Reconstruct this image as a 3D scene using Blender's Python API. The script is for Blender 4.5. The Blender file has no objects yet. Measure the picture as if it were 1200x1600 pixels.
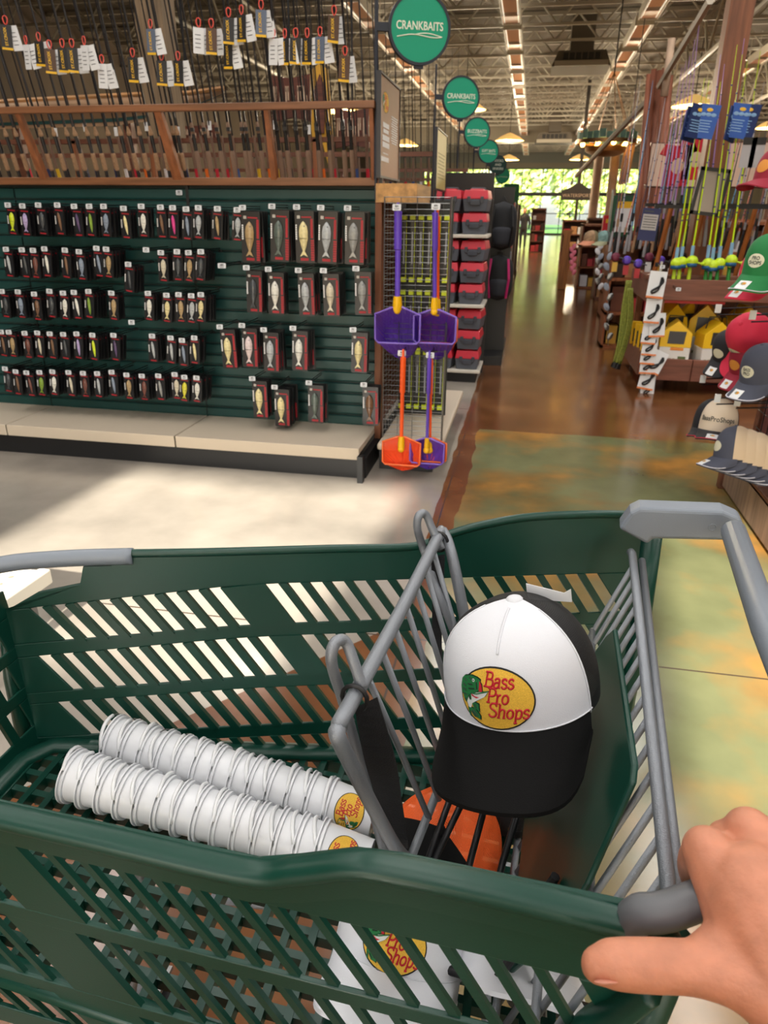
import bpy, bmesh, math, random
import numpy as np
from mathutils import Vector as V, Matrix as Mx
from mathutils.geometry import tessellate_polygon
S = bpy.context.scene
COL = S.collection
random.seed(7)
PI = math.pi
def rad(a): return math.radians(a)

# ------------------------------------------------------------------ camera
FPX, ROLL, CAMH = 1105.0, rad(0.55), 1.55
PITCH, YAW = rad(23.007), rad(10.731)
_fw = V((-math.sin(YAW)*math.cos(PITCH), math.cos(YAW)*math.cos(PITCH), -math.sin(PITCH)))
_rt = V((math.cos(YAW), math.sin(YAW), 0))
_up = _rt.cross(_fw)
RT = _rt*math.cos(ROLL)+_up*math.sin(ROLL)
UP = _up*math.cos(ROLL)-_rt*math.sin(ROLL)
FW = _fw
EYE = V((0, 0, CAMH))
cam = bpy.data.cameras.new('camera')
cam.sensor_fit = 'HORIZONTAL'; cam.sensor_width = 36; cam.lens = 36*FPX/1200
cam.clip_start = 0.02; cam.clip_end = 400
cam.dof.use_dof = True; cam.dof.focus_distance = 0.95; cam.dof.aperture_fstop = 15
cam_o = bpy.data.objects.new('camera', cam); COL.objects.link(cam_o)
cam_o.matrix_world = Mx.Translation(EYE) @ Mx((RT, UP, -FW)).transposed().to_4x4()
S.camera = cam_o
# where a direction measured in the photograph meets a real plane of the shop
def ray(u, v): return FW + RT*((u-600)/FPX) + UP*((800-v)/FPX)
def at_z(u, v, z):
    d = ray(u, v); return EYE + d*((z-CAMH)/d.z)
def at_y(u, v, y):
    d = ray(u, v); return EYE + d*(y/d.y)
def at_x(u, v, x):
    d = ray(u, v); return EYE + d*(x/d.x)
def at_d(u, v, d): return EYE + ray(u, v)*d

# ------------------------------------------------------------------ light, sky, exposure
w = bpy.data.worlds.new('sky'); S.world = w; w.use_nodes = True
nt = w.node_tree; bg = nt.nodes['Background']
sky = nt.nodes.new('ShaderNodeTexSky'); sky.sky_type = 'NISHITA'; sky.sun_disc = False
sky.sun_elevation = rad(38); sky.sun_rotation = rad(180); sky.air_density = 1.0; sky.dust_density = 2.0
nt.links.new(sky.outputs[0], bg.inputs[0]); bg.inputs[1].default_value = 0.6
S.view_settings.view_transform = 'Standard'; S.view_settings.look = 'None'
S.view_settings.gamma = 1; S.view_settings.use_curve_mapping = False
S.view_settings.exposure = 0.0
S.cycles.use_denoising = True
S.cycles.max_bounces = 6; S.cycles.diffuse_bounces = 3; S.cycles.glossy_bounces = 3
S.cycles.transparent_max_bounces = 10; S.cycles.caustics_reflective = False; S.cycles.caustics_refractive = False
S.cycles.sample_clamp_indirect = 4
sun = bpy.data.lights.new('sun', 'SUN'); sun.energy = 15.0; sun.angle = rad(1.1); sun.color = (1, .93, .8)
sun_o = bpy.data.objects.new('sun', sun); COL.objects.link(sun_o)
SUN = V((.1, .86, -.5)).normalized()
sun_o.rotation_euler = SUN.to_track_quat('-Z', 'Y').to_euler(); sun_o.location = (0, -8, 12)

# ------------------------------------------------------------------ materials
def lin(c):
    return tuple(((x/255)/12.92 if x/255 <= .04045 else ((x/255+.055)/1.055)**2.4) for x in c)
MATS = {}
def mat(name, col, rough=.5, metal=0, spec=.5, noise=0, scale=20, bump=0, bscale=80, emit=0, alpha=1, coat=0, trans=0, stretch=None, sss=0):
    if name in MATS: return MATS[name]
    m = bpy.data.materials.new(name); m.use_nodes = True; MATS[name] = m
    t = m.node_tree; p = t.nodes['Principled BSDF']; L = t.links.new
    c = lin(col)+(1,)
    p.inputs['Base Color'].default_value = c
    p.inputs['Roughness'].default_value = rough; p.inputs['Metallic'].default_value = metal
    p.inputs['Specular IOR Level'].default_value = spec
    p.inputs['Coat Weight'].default_value = coat
    if trans: p.inputs['Transmission Weight'].default_value = trans
    if sss:
        p.inputs['Subsurface Weight'].default_value = sss; p.inputs['Subsurface Radius'].default_value = (.01, .004, .002)
    if alpha < 1: p.inputs['Alpha'].default_value = alpha
    if emit:
        p.inputs['Emission Color'].default_value = c; p.inputs['Emission Strength'].default_value = emit
    if noise or bump:
        tc = t.nodes.new('ShaderNodeTexCoord'); mp = t.nodes.new('ShaderNodeMapping')
        L(tc.outputs['Object'], mp.inputs[0])
        if stretch: mp.inputs['Scale'].default_value = stretch
    if noise:
        n = t.nodes.new('ShaderNodeTexNoise'); n.inputs['Scale'].default_value = scale; n.inputs['Detail'].default_value = 5
        L(mp.outputs[0], n.inputs['Vector'])
        r = t.nodes.new('ShaderNodeValToRGB')
        r.color_ramp.elements[0].position = .3; r.color_ramp.elements[1].position = .7
        r.color_ramp.elements[0].color = tuple(x*(1-noise) for x in c[:3])+(1,)
        r.color_ramp.elements[1].color = tuple(min(1, x*(1+noise)) for x in c[:3])+(1,)
        L(n.outputs['Fac'], r.inputs[0]); L(r.outputs[0], p.inputs['Base Color'])
    if bump:
        n2 = t.nodes.new('ShaderNodeTexNoise'); n2.inputs['Scale'].default_value = bscale; n2.inputs['Detail'].default_value = 3
        L(mp.outputs[0], n2.inputs['Vector'])
        b = t.nodes.new('ShaderNodeBump'); b.inputs['Strength'].default_value = bump; b.inputs['Distance'].default_value = .002
        L(n2.outputs['Fac'], b.inputs['Height']); L(b.outputs[0], p.inputs['Normal'])
    return m
def net_mat(name, col, cells, fill, back=None, rough=.7):
    """open woven mesh: a square weave in UV space, clear between the threads"""
    if name in MATS: return MATS[name]
    m = mat(name, col, rough); t = m.node_tree; p = t.nodes['Principled BSDF']; L = t.links.new
    uv = t.nodes.new('ShaderNodeTexCoord'); sp = t.nodes.new('ShaderNodeSeparateXYZ'); L(uv.outputs['UV'], sp.inputs[0])
    outs = []
    for ax, k in ((0, cells[0]), (1, cells[1])):
        a = t.nodes.new('ShaderNodeMath'); a.operation = 'MULTIPLY'; a.inputs[1].default_value = k; L(sp.outputs[ax], a.inputs[0])
        b = t.nodes.new('ShaderNodeMath'); b.operation = 'FRACT'; L(a.outputs[0], b.inputs[0])
        c = t.nodes.new('ShaderNodeMath'); c.operation = 'LESS_THAN'; c.inputs[1].default_value = fill; L(b.outputs[0], c.inputs[0]); outs.append(c)
    mx = t.nodes.new('ShaderNodeMath'); mx.operation = 'MAXIMUM'; L(outs[0].outputs[0], mx.inputs[0]); L(outs[1].outputs[0], mx.inputs[1])
    L(mx.outputs[0], p.inputs['Alpha'])
    return m
def wood(name, col, rough=.45, scale=3, ax=0):
    st = [30, 30, 30]; st[ax] = 2.2
    return mat(name, col, rough, noise=.32, scale=scale/3, stretch=tuple(st), bump=.15, bscale=3)

# ------------------------------------------------------------------ mesh building
class MB:
    def __init__(s): s.v = []; s.f = []; s.m = []; s.uv = None; s.cur = 0
    def add(s, vs, fs):
        b = len(s.v); s.v += [tuple(x) for x in vs]; s.f += [tuple(i+b for i in f) for f in fs]; s.m += [s.cur]*len(fs); return s
    def box(s, c, d, rot=None):
        x, y, z = d[0]/2, d[1]/2, d[2]/2; c = V(c)
        vs = [V(p) for p in ((-x,-y,-z),(x,-y,-z),(x,y,-z),(-x,y,-z),(-x,-y,z),(x,-y,z),(x,y,z),(-x,y,z))]
        if rot is not None: vs = [rot @ p for p in vs]
        return s.add([p+c for p in vs], [(0,3,2,1),(4,5,6,7),(0,1,5,4),(1,2,6,5),(2,3,7,6),(3,0,4,7)])
    def span(s, a, b):
        return s.box([(a[i]+b[i])/2 for i in range(3)], [abs(b[i]-a[i]) for i in range(3)])
    def tube(s, pts, r, n=8, closed=False, caps=True, flat=1.0):
        pts = [V(p) for p in pts]; k = len(pts); rs = r if isinstance(r, (list, tuple)) else [r]*k
        tan = []
        for i in range(k):
            a = pts[(i-1) % k] if (closed or i) else pts[0]; b = pts[(i+1) % k] if (closed or i < k-1) else pts[-1]
            d = b-a; tan.append(d.normalized() if d.length > 1e-9 else V((0, 0, 1)))
        t0 = tan[0]; ref = V((0, 0, 1)) if abs(t0.z) < .9 else V((1, 0, 0))
        u = t0.cross(ref).normalized(); vs = []
        for i in range(k):
            u = (u-tan[i]*u.dot(tan[i]))
            u = u.normalized() if u.length > 1e-6 else tan[i].orthogonal().normalized()
            w_ = tan[i].cross(u)
            for j in range(n):
                a = 2*PI*j/n; vs.append(pts[i]+u*(rs[i]*math.cos(a))+w_*(rs[i]*flat*math.sin(a)))
        fs = []
        for i in range(k if closed else k-1):
            i2 = (i+1) % k
            for j in range(n):
                j2 = (j+1) % n; fs.append((i*n+j, i*n+j2, i2*n+j2, i2*n+j))
        if caps and not closed: fs += [tuple(range(n))[::-1], tuple(range((k-1)*n, k*n))]
        return s.add(vs, fs)
    def lathe(s, prof, n=20, M=None, cap=True, arc=2*PI):
        vs = []; full = abs(arc-2*PI) < 1e-6; nn = n if full else n+1
        for r, z in prof:
            for j in range(nn):
                a = arc*j/n; vs.append(V((r*math.cos(a), r*math.sin(a), z)))
        if M is not None: vs = [M @ p for p in vs]
        fs = []
        for i in range(len(prof)-1):
            for j in range(n):
                j2 = (j+1) % nn; fs.append((i*nn+j, i*nn+j2, (i+1)*nn+j2, (i+1)*nn+j))
        if cap and full:
            if prof[0][0] > 1e-5: fs.append(tuple(range(n))[::-1])
            if prof[-1][0] > 1e-5: fs.append(tuple(range((len(prof)-1)*n, len(prof)*n)))
        return s.add(vs, fs)
    def prism(s, poly, h, M=None, z0=0):
        k = len(poly); vs = [V((x, y, z0)) for x, y in poly]+[V((x, y, z0+h)) for x, y in poly]
        if M is not None: vs = [M @ p for p in vs]
        return s.add(vs, [tuple(range(k))[::-1], tuple(range(k, 2*k))]+[(i, (i+1) % k, (i+1) % k+k, i+k) for i in range(k)])
    def sph(s, c, r, n=14, m=9, M=None):
        if not isinstance(r, (list, tuple)): r = (r, r, r)
        T = Mx.Translation(V(c)) @ (M.to_4x4() if M is not None else Mx.Identity(4)) @ Mx.Diagonal((r[0], r[1], r[2], 1))
        return s.lathe([(max(1e-4, math.sin(PI*i/m)), -math.cos(PI*i/m)) for i in range(m+1)], n, T, cap=False)
    def grid(s, fn, nu, nv, closed_u=False):
        """fn(a, b), a and b in 0..1"""
        vs = [fn(i/nu, j/nv) for j in range(nv+1) for i in range(nu if closed_u else nu+1)]
        k = nu if closed_u else nu+1; fs = []
        for j in range(nv):
            for i in range(nu):
                i2 = (i+1) % k; fs.append((j*k+i, j*k+i2, (j+1)*k+i2, (j+1)*k+i))
        if s.uv is None: s.uv = {}
        b = len(s.f); 
        for n, f in enumerate(fs):
            i, j = n % nu, n//nu
            s.uv[b+n] = [(i/nu, j/nv), ((i+1)/nu, j/nv), ((i+1)/nu, (j+1)/nv), (i/nu, (j+1)/nv)]
        return s.add(vs, fs)
    def mesh(s, name, mats, smooth=False):
        me = bpy.data.meshes.new(name); me.from_pydata(s.v, [], s.f)
        for m in (mats if isinstance(mats, (list, tuple)) else [mats]): me.materials.append(m)
        if any(s.m): me.polygons.foreach_set('material_index', s.m)
        if s.uv:
            ul = me.uv_layers.new(name='UVMap')
            for fi, u in s.uv.items():
                p = me.polygons[fi]
                for k, li in enumerate(p.loop_indices): ul.data[li].uv = u[k]
        if smooth:
            me.polygons.foreach_set('use_smooth', [True]*len(me.polygons))
            if smooth is not True:
                me.set_sharp_from_angle(angle=rad(smooth))
        me.validate(); me.update()
        return me
    def obj(s, name, mats, parent=None, smooth=False, bevel=0, seg=2, loc=None):
        return put(name, s.mesh(name, mats, smooth), parent, bevel, seg, loc)
def put(name, me, parent=None, bevel=0, seg=2, loc=None, M=None):
    o = bpy.data.objects.new(name, me); COL.objects.link(o)
    if parent is not None: o.parent = parent
    if M is not None: o.matrix_local = M
    if loc is not None: o.location = loc
    if bevel:
        b = o.modifiers.new('b', 'BEVEL'); b.width = bevel; b.segments = seg; b.limit_method = 'ANGLE'; b.angle_limit = rad(40)
    return o
def tag(o, label, cat, group=None, kind=None):
    o['label'] = label; o['category'] = cat
    if group: o['group'] = group
    if kind: o['kind'] = kind
    return o
def thing(name, label, cat, loc=(0, 0, 0), group=None, M=None):
    o = bpy.data.objects.new(name, None); COL.objects.link(o); o.empty_display_size = .05
    if M is not None: o.matrix_world = M
    else: o.location = loc
    return tag(o, label, cat, group)
def struct(name, mb, mats, **k):
    o = mb.obj(name, mats, **k); o['kind'] = 'structure'; return o
def dup(o, label=None, parent=None, M=None, group=None, loc=None):
    c = o.copy(); COL.objects.link(c)
    if parent is not None: c.parent = parent
    for ch in o.children: dup(ch, parent=c)
    if label: c['label'] = label
    if group: c['group'] = group
    if M is not None: c.matrix_world = M
    if loc is not None: c.location = loc
    return c
def axes(x, y, z, o=(0, 0, 0)):
    """matrix whose columns are the given axes"""
    M = Mx((V(x), V(y), V(z))).transposed().to_4x4(); M.translation = V(o); return M
TXT = {}
def text_mesh(body, size, m, bold=0, shear=0, ext=.0006, align='CENTER', space=1.0):
    key = (body, size, m.name, bold, shear, ext, align, space)
    if key in TXT: return TXT[key]
    c = bpy.data.curves.new('lettering', 'FONT'); c.body = body; c.size = size; c.align_x = align; c.align_y = 'CENTER'
    c.offset = bold; c.shear = shear; c.extrude = ext; c.resolution_u = 3; c.space_character = space
    o = bpy.data.objects.new('lettering', c); COL.objects.link(o)
    bpy.context.view_layer.update()
    me = bpy.data.meshes.new_from_object(o.evaluated_get(bpy.context.evaluated_depsgraph_get()))
    bpy.data.objects.remove(o); bpy.data.curves.remove(c)
    me.materials.clear(); me.materials.append(m); TXT[key] = me
    return me
def letters(body, size, m, parent, M, **k):
    return put('lettering', text_mesh(body, size, m, **k), parent, M=M)
ORD = 'first second third fourth fifth sixth seventh eighth ninth tenth eleventh twelfth thirteenth fourteenth fifteenth sixteenth seventeenth eighteenth nineteenth twentieth'.split()
def nth(i):
    if i < 20: return ORD[i]
    t = ['twenty', 'thirty', 'forty', 'fifty', 'sixty', 'seventy', 'eighty', 'ninety'][(i+1)//10-2]
    r = (i+1) % 10
    return (t+'-'+ORD[r-1]) if r else {'twenty': 'twentieth', 'thirty': 'thirtieth', 'forty': 'fortieth', 'fifty': 'fiftieth', 'sixty': 'sixtieth', 'seventy': 'seventieth', 'eighty': 'eightieth', 'ninety': 'ninetieth'}[t]
def catmull(pts, k=6, closed=False):
    pts = [V(p) for p in pts]; n = len(pts); out = []
    for i in range(n if closed else n-1):
        p0 = pts[(i-1) % n] if (closed or i) else pts[0]; p1 = pts[i]; p2 = pts[(i+1) % n]
        p3 = pts[(i+2) % n] if (closed or i < n-2) else pts[-1]
        for j in range(k):
            t = j/k
            out.append(.5*((2*p1)+(p2-p0)*t+(2*p0-5*p1+4*p2-p3)*t*t+(3*p1-p0-3*p2+p3)*t**3))
    if not closed: out.append(pts[-1])
    return out

# common materials
BLACK = mat('black_plastic', (22, 22, 24), .45)
WHITE = mat('white_card', (232, 234, 236), .6)
PRICE = mat('price_plate', (215, 220, 226), .35)
INK = mat('grey_ink', (60, 64, 70), .6)
STEEL = mat('steel_wire', (150, 152, 152), .35, metal=.9)
DKSTEEL = mat('dark_wire', (40, 40, 42), .4, metal=.6)
RED = mat('red_card', (164, 26, 40), .5)
YEL = mat('yellow_ink', (240, 190, 40), .5)
TANW = wood('honey_wood', (132, 88, 58), .4, ax=0)
BRNW = wood('brown_wood', (108, 66, 48), .45, ax=0)
# ================================================================== SETTING
def floor_material():
    m = bpy.data.materials.new('stained_concrete'); m.use_nodes = True; t = m.node_tree; L = t.links.new
    p = t.nodes['Principled BSDF']
    tc = t.nodes.new('ShaderNodeTexCoord'); sp = t.nodes.new('ShaderNodeSeparateXYZ'); L(tc.outputs['Object'], sp.inputs[0])
    X, Y = sp.outputs[0], sp.outputs[1]
    def noise(scale, detail=6, stretch=None):
        n = t.nodes.new('ShaderNodeTexNoise'); n.inputs['Scale'].default_value = scale; n.inputs['Detail'].default_value = detail
        L(tc.outputs['Object'], n.inputs['Vector']); return n.outputs['Fac']
    def math_(op, a, b=None):
        n = t.nodes.new('ShaderNodeMath'); n.operation = op
        for i, q in enumerate((a, b)):
            if q is None: continue
            if isinstance(q, (int, float)): n.inputs[i].default_value = q
            else: L(q, n.inputs[i])
        return n.outputs[0]
    def ramp(f, stops):
        r = t.nodes.new('ShaderNodeValToRGB'); e = r.color_ramp.elements
        while len(e) < len(stops): e.new(.5)
        for i, (pos, c) in enumerate(stops): e[i].position = pos; e[i].color = lin(c)+(1,)
        L(f, r.inputs[0]); return r.outputs[0]
    def mix(f, a, b):
        n = t.nodes.new('ShaderNodeMix'); n.data_type = 'RGBA'; L(f, n.inputs[0]); L(a, n.inputs[6]); L(b, n.inputs[7]); return n.outputs[2]
    n1, n2, n3 = noise(1.4, 6), noise(2.6, 5), noise(.9, 4)
    grey = ramp(n1, [(.3, (134, 127, 118)), (.5, (160, 152, 141)), (.7, (178, 170, 158))])
    brown = ramp(n2, [(.3, (92, 56, 30)), (.5, (110, 68, 38)), (.7, (130, 86, 52))])
    green = ramp(n1, [(.28, (82, 76, 46)), (.45, (104, 108, 76)), (.62, (122, 124, 88)), (.75, (132, 104, 62))])
    orange = ramp(n2, [(.3, (118, 84, 42)), (.7, (176, 126, 62))])
    wob = math_('MULTIPLY', math_('SUBTRACT', n2, .5), .05)
    aisle = math_('GREATER_THAN', math_('ADD', X, wob), -.40)
    far = math_('GREATER_THAN', math_('ADD', Y, wob), 5.36)
    # orange bloom in the green patch
    blot = math_('GREATER_THAN', math_('ADD', n3, math_('MULTIPLY', n2, .35)), .70)
    bl = t.nodes.new('ShaderNodeMapRange'); bl.inputs[1].default_value = .62; bl.inputs[2].default_value = .80
    L(math_('ADD', n3, math_('MULTIPLY', n2, .35)), bl.inputs[0])
    gcol = mix(bl.outputs[0], green, orange)
    edge = math_('MULTIPLY', math_('LESS_THAN', math_('ADD', X, math_('MULTIPLY', math_('SUBTRACT', n2, .5), .10)), -.27), math_('GREATER_THAN', X, -.42))
    gcol = mix(edge, gcol, brown)
    acol = mix(far, gcol, brown)
    # brown cross border under the front of the trolley
    cross = math_('LESS_THAN', math_('SUBTRACT', Y, math_('MULTIPLY', X, 1.2)), 2.93)
    left = mix(cross, grey, brown)
    col = mix(aisle, left, acol)
    # saw-cut joints
    def joint(C, period, off):
        fr = math_('FRACT', math_('DIVIDE', math_('ADD', C, off), period)); return math_('LESS_THAN', fr, .006/period*1.4)
    j = math_('MAXIMUM', joint(X, 4.2, .37), joint(Y, 3.6, 1.25))
    dark = t.nodes.new('ShaderNodeRGB'); dark.outputs[0].default_value = lin((70, 58, 48))+(1,)
    col = mix(j, col, dark.outputs[0])
    L(col, p.inputs['Base Color'])
    rr = t.nodes.new('ShaderNodeMapRange'); rr.inputs[3].default_value = .13; rr.inputs[4].default_value = .23
    L(n1, rr.inputs[0]); L(rr.outputs[0], p.inputs['Roughness'])
    p.inputs['Specular IOR Level'].default_value = .7
    b = t.nodes.new('ShaderNodeBump'); b.inputs['Strength'].default_value = .05; b.inputs['Distance'].default_value = .004
    L(noise(2.2, 3), b.inputs['Height']); L(b.outputs[0], p.inputs['Normal'])
    return m
XL, XR, YB, YF, ZC = -13, 12, -5, 60, 6.3
struct('floor', MB().span((XL, YB, -.1), (XR, YF, 0)), floor_material())
TAUPE = mat('taupe_paint', (150, 140, 126), .7)
GREYP = mat('grey_paint', (128, 128, 118), .7)
DECK = mat('steel_deck', (128, 120, 108), .55, metal=.25)
# corrugated roof deck
mb = MB(); n = int((YF-YB)/.15)
for i in range(n):
    y0 = YB+i*.15
    mb.add([(XL, y0, ZC), (XR, y0, ZC), (XR, y0+.055, ZC), (XL, y0+.055, ZC), (XL, y0+.075, ZC+.06), (XR, y0+.075, ZC+.06), (XL, y0+.13, ZC+.06), (XR, y0+.13, ZC+.06), (XL, y0+.15, ZC), (XR, y0+.15, ZC)],
           [(0, 3, 2, 1), (3, 4, 5, 2), (4, 6, 7, 5), (6, 8, 9, 7)])
struct('ceiling', mb, DECK)
struct('wall_left', MB().span((XL-.2, YB, 0), (XL, YF, ZC+.1)), mat('wall_tan', (84, 70, 56), .8, noise=.2, scale=1))
struct('wall_right', MB().span((XR, YB, 0), (XR+.2, YF, ZC+.1)), MATS['wall_tan'])
# unseen front wall: clerestory windows shaped for sun patches, door openings added for fill
mb = MB()
for a, b in (((XL, 0), (-4.2, 2.6)), ((4.2, 0), (XR, 2.6)), ((-4.2, 2.4), (4.2, 2.6)), ((-.1, 0), (.1, 2.4)), ((XL, 5.3), (XR, ZC+.1)), ((XL, 2.6), (-3.45, 5.3)), ((-1.62, 2.6), (-.22, 5.3)), ((.72, 2.6), (XR, 5.3)), ((-3.45, 2.6), (-1.62, 4.02)), ((-.22, 2.6), (.72, 3.85))):
    mb.span((a[0], YB-.2, a[1]), (b[0], YB, b[1]))
struct('wall_front', mb, MATS['wall_tan'])
# far wall: header, mullions, mid rail
mb = MB().span((XL, YF, 4.65), (XR, YF+.25, ZC+.1)).span((XL, YF, 0), (-8.5, YF+.25, 4.65)).span((9.5, YF, 0), (XR, YF+.25, 4.65))
struct('wall_back', mb, GREYP)
fr = mat('window_frame_bronze', (42, 44, 36), .5)
wn = 0
for x in np.arange(-8.5, 9.4, 1.5):
    wn += 1
    o = struct('window_%d' % wn, MB().span((x, YF+.05, 0), (x+.06, YF+.15, 4.65)).span((x, YF+.02, 2.75), (x+1.5, YF+.18, 3.0)).span((x, YF+.05, 4.58), (x+1.5, YF+.15, 4.65)).span((x, YF+.06, 1.5), (x+1.5, YF+.14, 1.56)).span((x, YF+.05, 0), (x+1.5, YF+.15, .12)), fr)
    struct('pane', MB().box((x+.75, YF+.1, 2.3), (1.44, .01, 4.6)), mat('pane_glass', (240, 250, 245), .02, alpha=.12), parent=o)
# girder, columns, joists
BEAM = mat('beam_paint', (140, 130, 112), .6)
struct('trim_1', MB().span((XL, 42.9, 5.0), (XR, 43.1, 5.95)).span((XL, 42.75, 4.98), (XR, 43.25, 5.05)), BEAM)
struct('trim_2', MB().span((XL, 59.6, 4.65), (XR, 60, 5.0)), BEAM)
JO = mat('joist_paint', (178, 170, 154), .6)
mb = MB()
mb.span((XL, -.03, 5.62), (XR, .03, 5.68)).span((XL, -.04, 6.2), (XR, .04, 6.28))
jm = mb.mesh('ceiling_joist', JO)
mb = MB(); xs = np.arange(XL, XR, .55)
for i, x in enumerate(xs):
    a, b = ((x, 0, 5.65), (x+.55, 0, 6.24)) if i % 2 == 0 else ((x, 0, 6.24), (x+.55, 0, 5.65))
    mb.tube([a, b], .026, 4, caps=False)
wm = mb.mesh('joist_web', JO)
y = 13.2
while y < 59:
    o = put('ceiling_joist', jm, loc=(0, y, 0)); o['kind'] = 'structure'
    c = put('joist_web', wm, o); c['kind'] = 'stuff'
    y += 1.75 if y < 43 else 1.5
# long sloping girder trusses on the right
def truss(p, q, h, n, name):
    p, q = V(p), V(q); mb = MB(); up = V((0, 0, h))
    mb.tube([p, q], .05, 6).tube([p+up, q+up], .05, 6)
    o = struct(name, mb, JO); w_ = MB()
    for i in range(n):
        a = p.lerp(q, i/n); b = p.lerp(q, (i+1)/n)
        w_.tube([a, b+up] if i % 2 else [a+up, b], .03, 5)
    k = w_.obj('truss_web', JO, o); k['kind'] = 'stuff'
truss((3.6, 10, 4.9), (3.6, 43, 4.9), 1.1, 30, 'trim_3')
truss((6.5, 8, 4.8), (6.5, 43, 4.8), 1.2, 30, 'trim_4')
truss((-7, 10, 4.9), (-7, 43, 4.9), 1.1, 30, 'trim_5')
# ---- strip light fixtures
HOUS = mat('fixture_housing', (205, 196, 178), .5)
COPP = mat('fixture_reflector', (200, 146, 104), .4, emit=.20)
TUBE = mat('fluorescent_tube', (255, 244, 220), .4, emit=.45)
def fixture():
    t = thing('ceiling_light', 'long strip light', 'ceiling light')
    mb = MB().span((-.2, -1.15, 0), (.2, 1.15, .05)).span((-.2, -1.15, -.13), (-.18, 1.15, 0)).span((.18, -1.15, -.13), (.2, 1.15, 0)).span((-.2, -1.15, -.13), (.2, -1.13, 0)).span((-.2, 1.13, -.13), (.2, 1.15, 0))
    mb.span((-.01, -.9, .05), (.01, -.88, .6)).span((-.01, .88, .05), (.01, .9, .6))
    mb.obj('housing', HOUS, t)
    mb = MB()
    mb.box((0, .84, -.1), (.36, .58, .01))
    for k in range(4):
        y0 = -1.1+k*.41
        mb.add([(-.17, y0, -.02), (.17, y0, -.02), (.13, y0+.16, -.09), (-.13, y0+.16, -.09), (.17, y0+.34, -.02), (-.17, y0+.34, -.02)], [(0, 1, 2, 3), (3, 2, 4, 5)])
    mb.obj('reflector', COPP, t)
    MB().span((-.14, -1.1, .052), (.14, 1.1, .07)).obj('added_uplight', mat('added_fill_glow', (255, 240, 214), .5, emit=3.2), t)  # glowing strip added on top to brighten the ceiling, hidden from below
    for sx in (-.15, .15):
        MB().tube([(sx, -1.1, -.1), (sx, 1.1, -.1)], .014, 6).obj('tube', TUBE, t)
    return t
proto = None
rows = [(-3.85, 'far left'), (-.78, 'middle'), (2.05, 'right of middle'), (5.6, 'far right')]
for x, rn in rows:
    y = 14.6; k = 0
    while y < 57:
        lab = '%s strip light of the %s ceiling row, warm reflector below' % (nth(k), rn)
        if proto is None: proto = fixture(); proto['group'] = 'strip lights under the roof'; o = proto
        else: o = dup(proto)
        o['label'] = lab; o.location = (x, y, 5.45); y += 2.75; k += 1
# the same rows go on over and behind the camera: their lamps
def area(name, loc, sx, sy, power, col, d=(0, 0, -1)):
    l = bpy.data.lights.new(name, 'AREA'); l.shape = 'RECTANGLE'; l.size = sx; l.size_y = sy; l.energy = power; l.color = col
    o = bpy.data.objects.new(name, l); COL.objects.link(o); o.location = loc
    o.rotation_euler = V(d).to_track_quat('-Z', 'Y').to_euler(); return o
for x, _ in rows:
    for y in (-2.5, 1.5, 5.5, 9.5):
        area('strip_lamp', (x, y, 5.3), .4, 3.4, 62, (1, .96, .91))
for x in (-8, 9):
    for y in (2, 9): area('strip_lamp', (x, y, 5.3), .4, 3.4, 80, (1, .9, .76))
# pendant dome lamps, each with its lamp; more added to brighten the deep shop
DOME = mat('amber_dome', (235, 190, 110), .4, emit=.7)
pd_ = None
for i, (x, y) in enumerate(((-1.6, 46), (2.4, 46), (-2.2, 24), (4.2, 24), (-6, 24), (-6, 36), (-1.2, 34), (3.6, 34), (8, 30))):
    if pd_ is None:
        pd_ = thing('pendant_lamp', 'x', 'pendant lamp', group='amber pendant domes')
        MB().lathe([(.02, .3), (.1, .28), (.42, .14), (.6, 0), (.58, 0), (.4, .1)], 20).obj('dome', DOME, pd_, smooth=40)
        MB().tube([(0, 0, .28), (0, 0, 1.97)], .012, 6).obj('stem', DKSTEEL, pd_)
        o = pd_
    else: o = dup(pd_)
    o.location = (x, y, 4.35)
    o['label'] = ['amber dome pendant before the far windows, above the aisle', 'amber dome pendant before the far windows, right of its twin'][i] if i < 2 else 'small added amber dome pendant hanging %s from the far window row' % nth(i)
    l = bpy.data.lights.new('pendant_bulb', 'POINT'); l.energy = 700; l.color = (1, .84, .6); l.shadow_soft_size = .3
    lo = bpy.data.objects.new('pendant_bulb', l); COL.objects.link(lo); lo.location = (x, y, 4.1)
# ventilation units on the roof
VENT = mat('vent_metal', (168, 160, 144), .5); VDK = mat('vent_dark', (28, 26, 24), .6); DUCT = mat('duct_dark', (92, 82, 70), .6)
for lab, (x, y, z), s in (('large roof heater with black grille, hanging over the aisle', (.92, 22, 5.08), 1), ('smaller roof heater with pale lower lip, farther down the aisle', (.75, 40, 4.75), 1.25)):
    t = thing('roof_heater', lab, 'heater', (x, y, z))
    MB().prism([(-.75*s, 0), (.75*s, 0), (.6*s, .35*s), (-.6*s, .35*s)], 1.4, axes((1, 0, 0), (0, 0, 1), (0, 1, 0))).obj('housing', DUCT, t)
    MB().span((-.68*s, -.06, .0), (.68*s, .02, .12*s)).obj('lip', VENT, t)
    MB().span((-.5*s, -.03, .15*s), (.5*s, .02, .3*s)).obj('grille', VDK, t)
    for k in range(7): MB().span((-.5*s+k*.16*s, -.05, .15*s), (-.47*s+k*.16*s, -.02, .3*s)).obj('fin', DUCT, t)
    MB().span((-.3, .4, .35*s), (.3, 1.1, 6.3-z)).obj('duct', DUCT, t)
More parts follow.
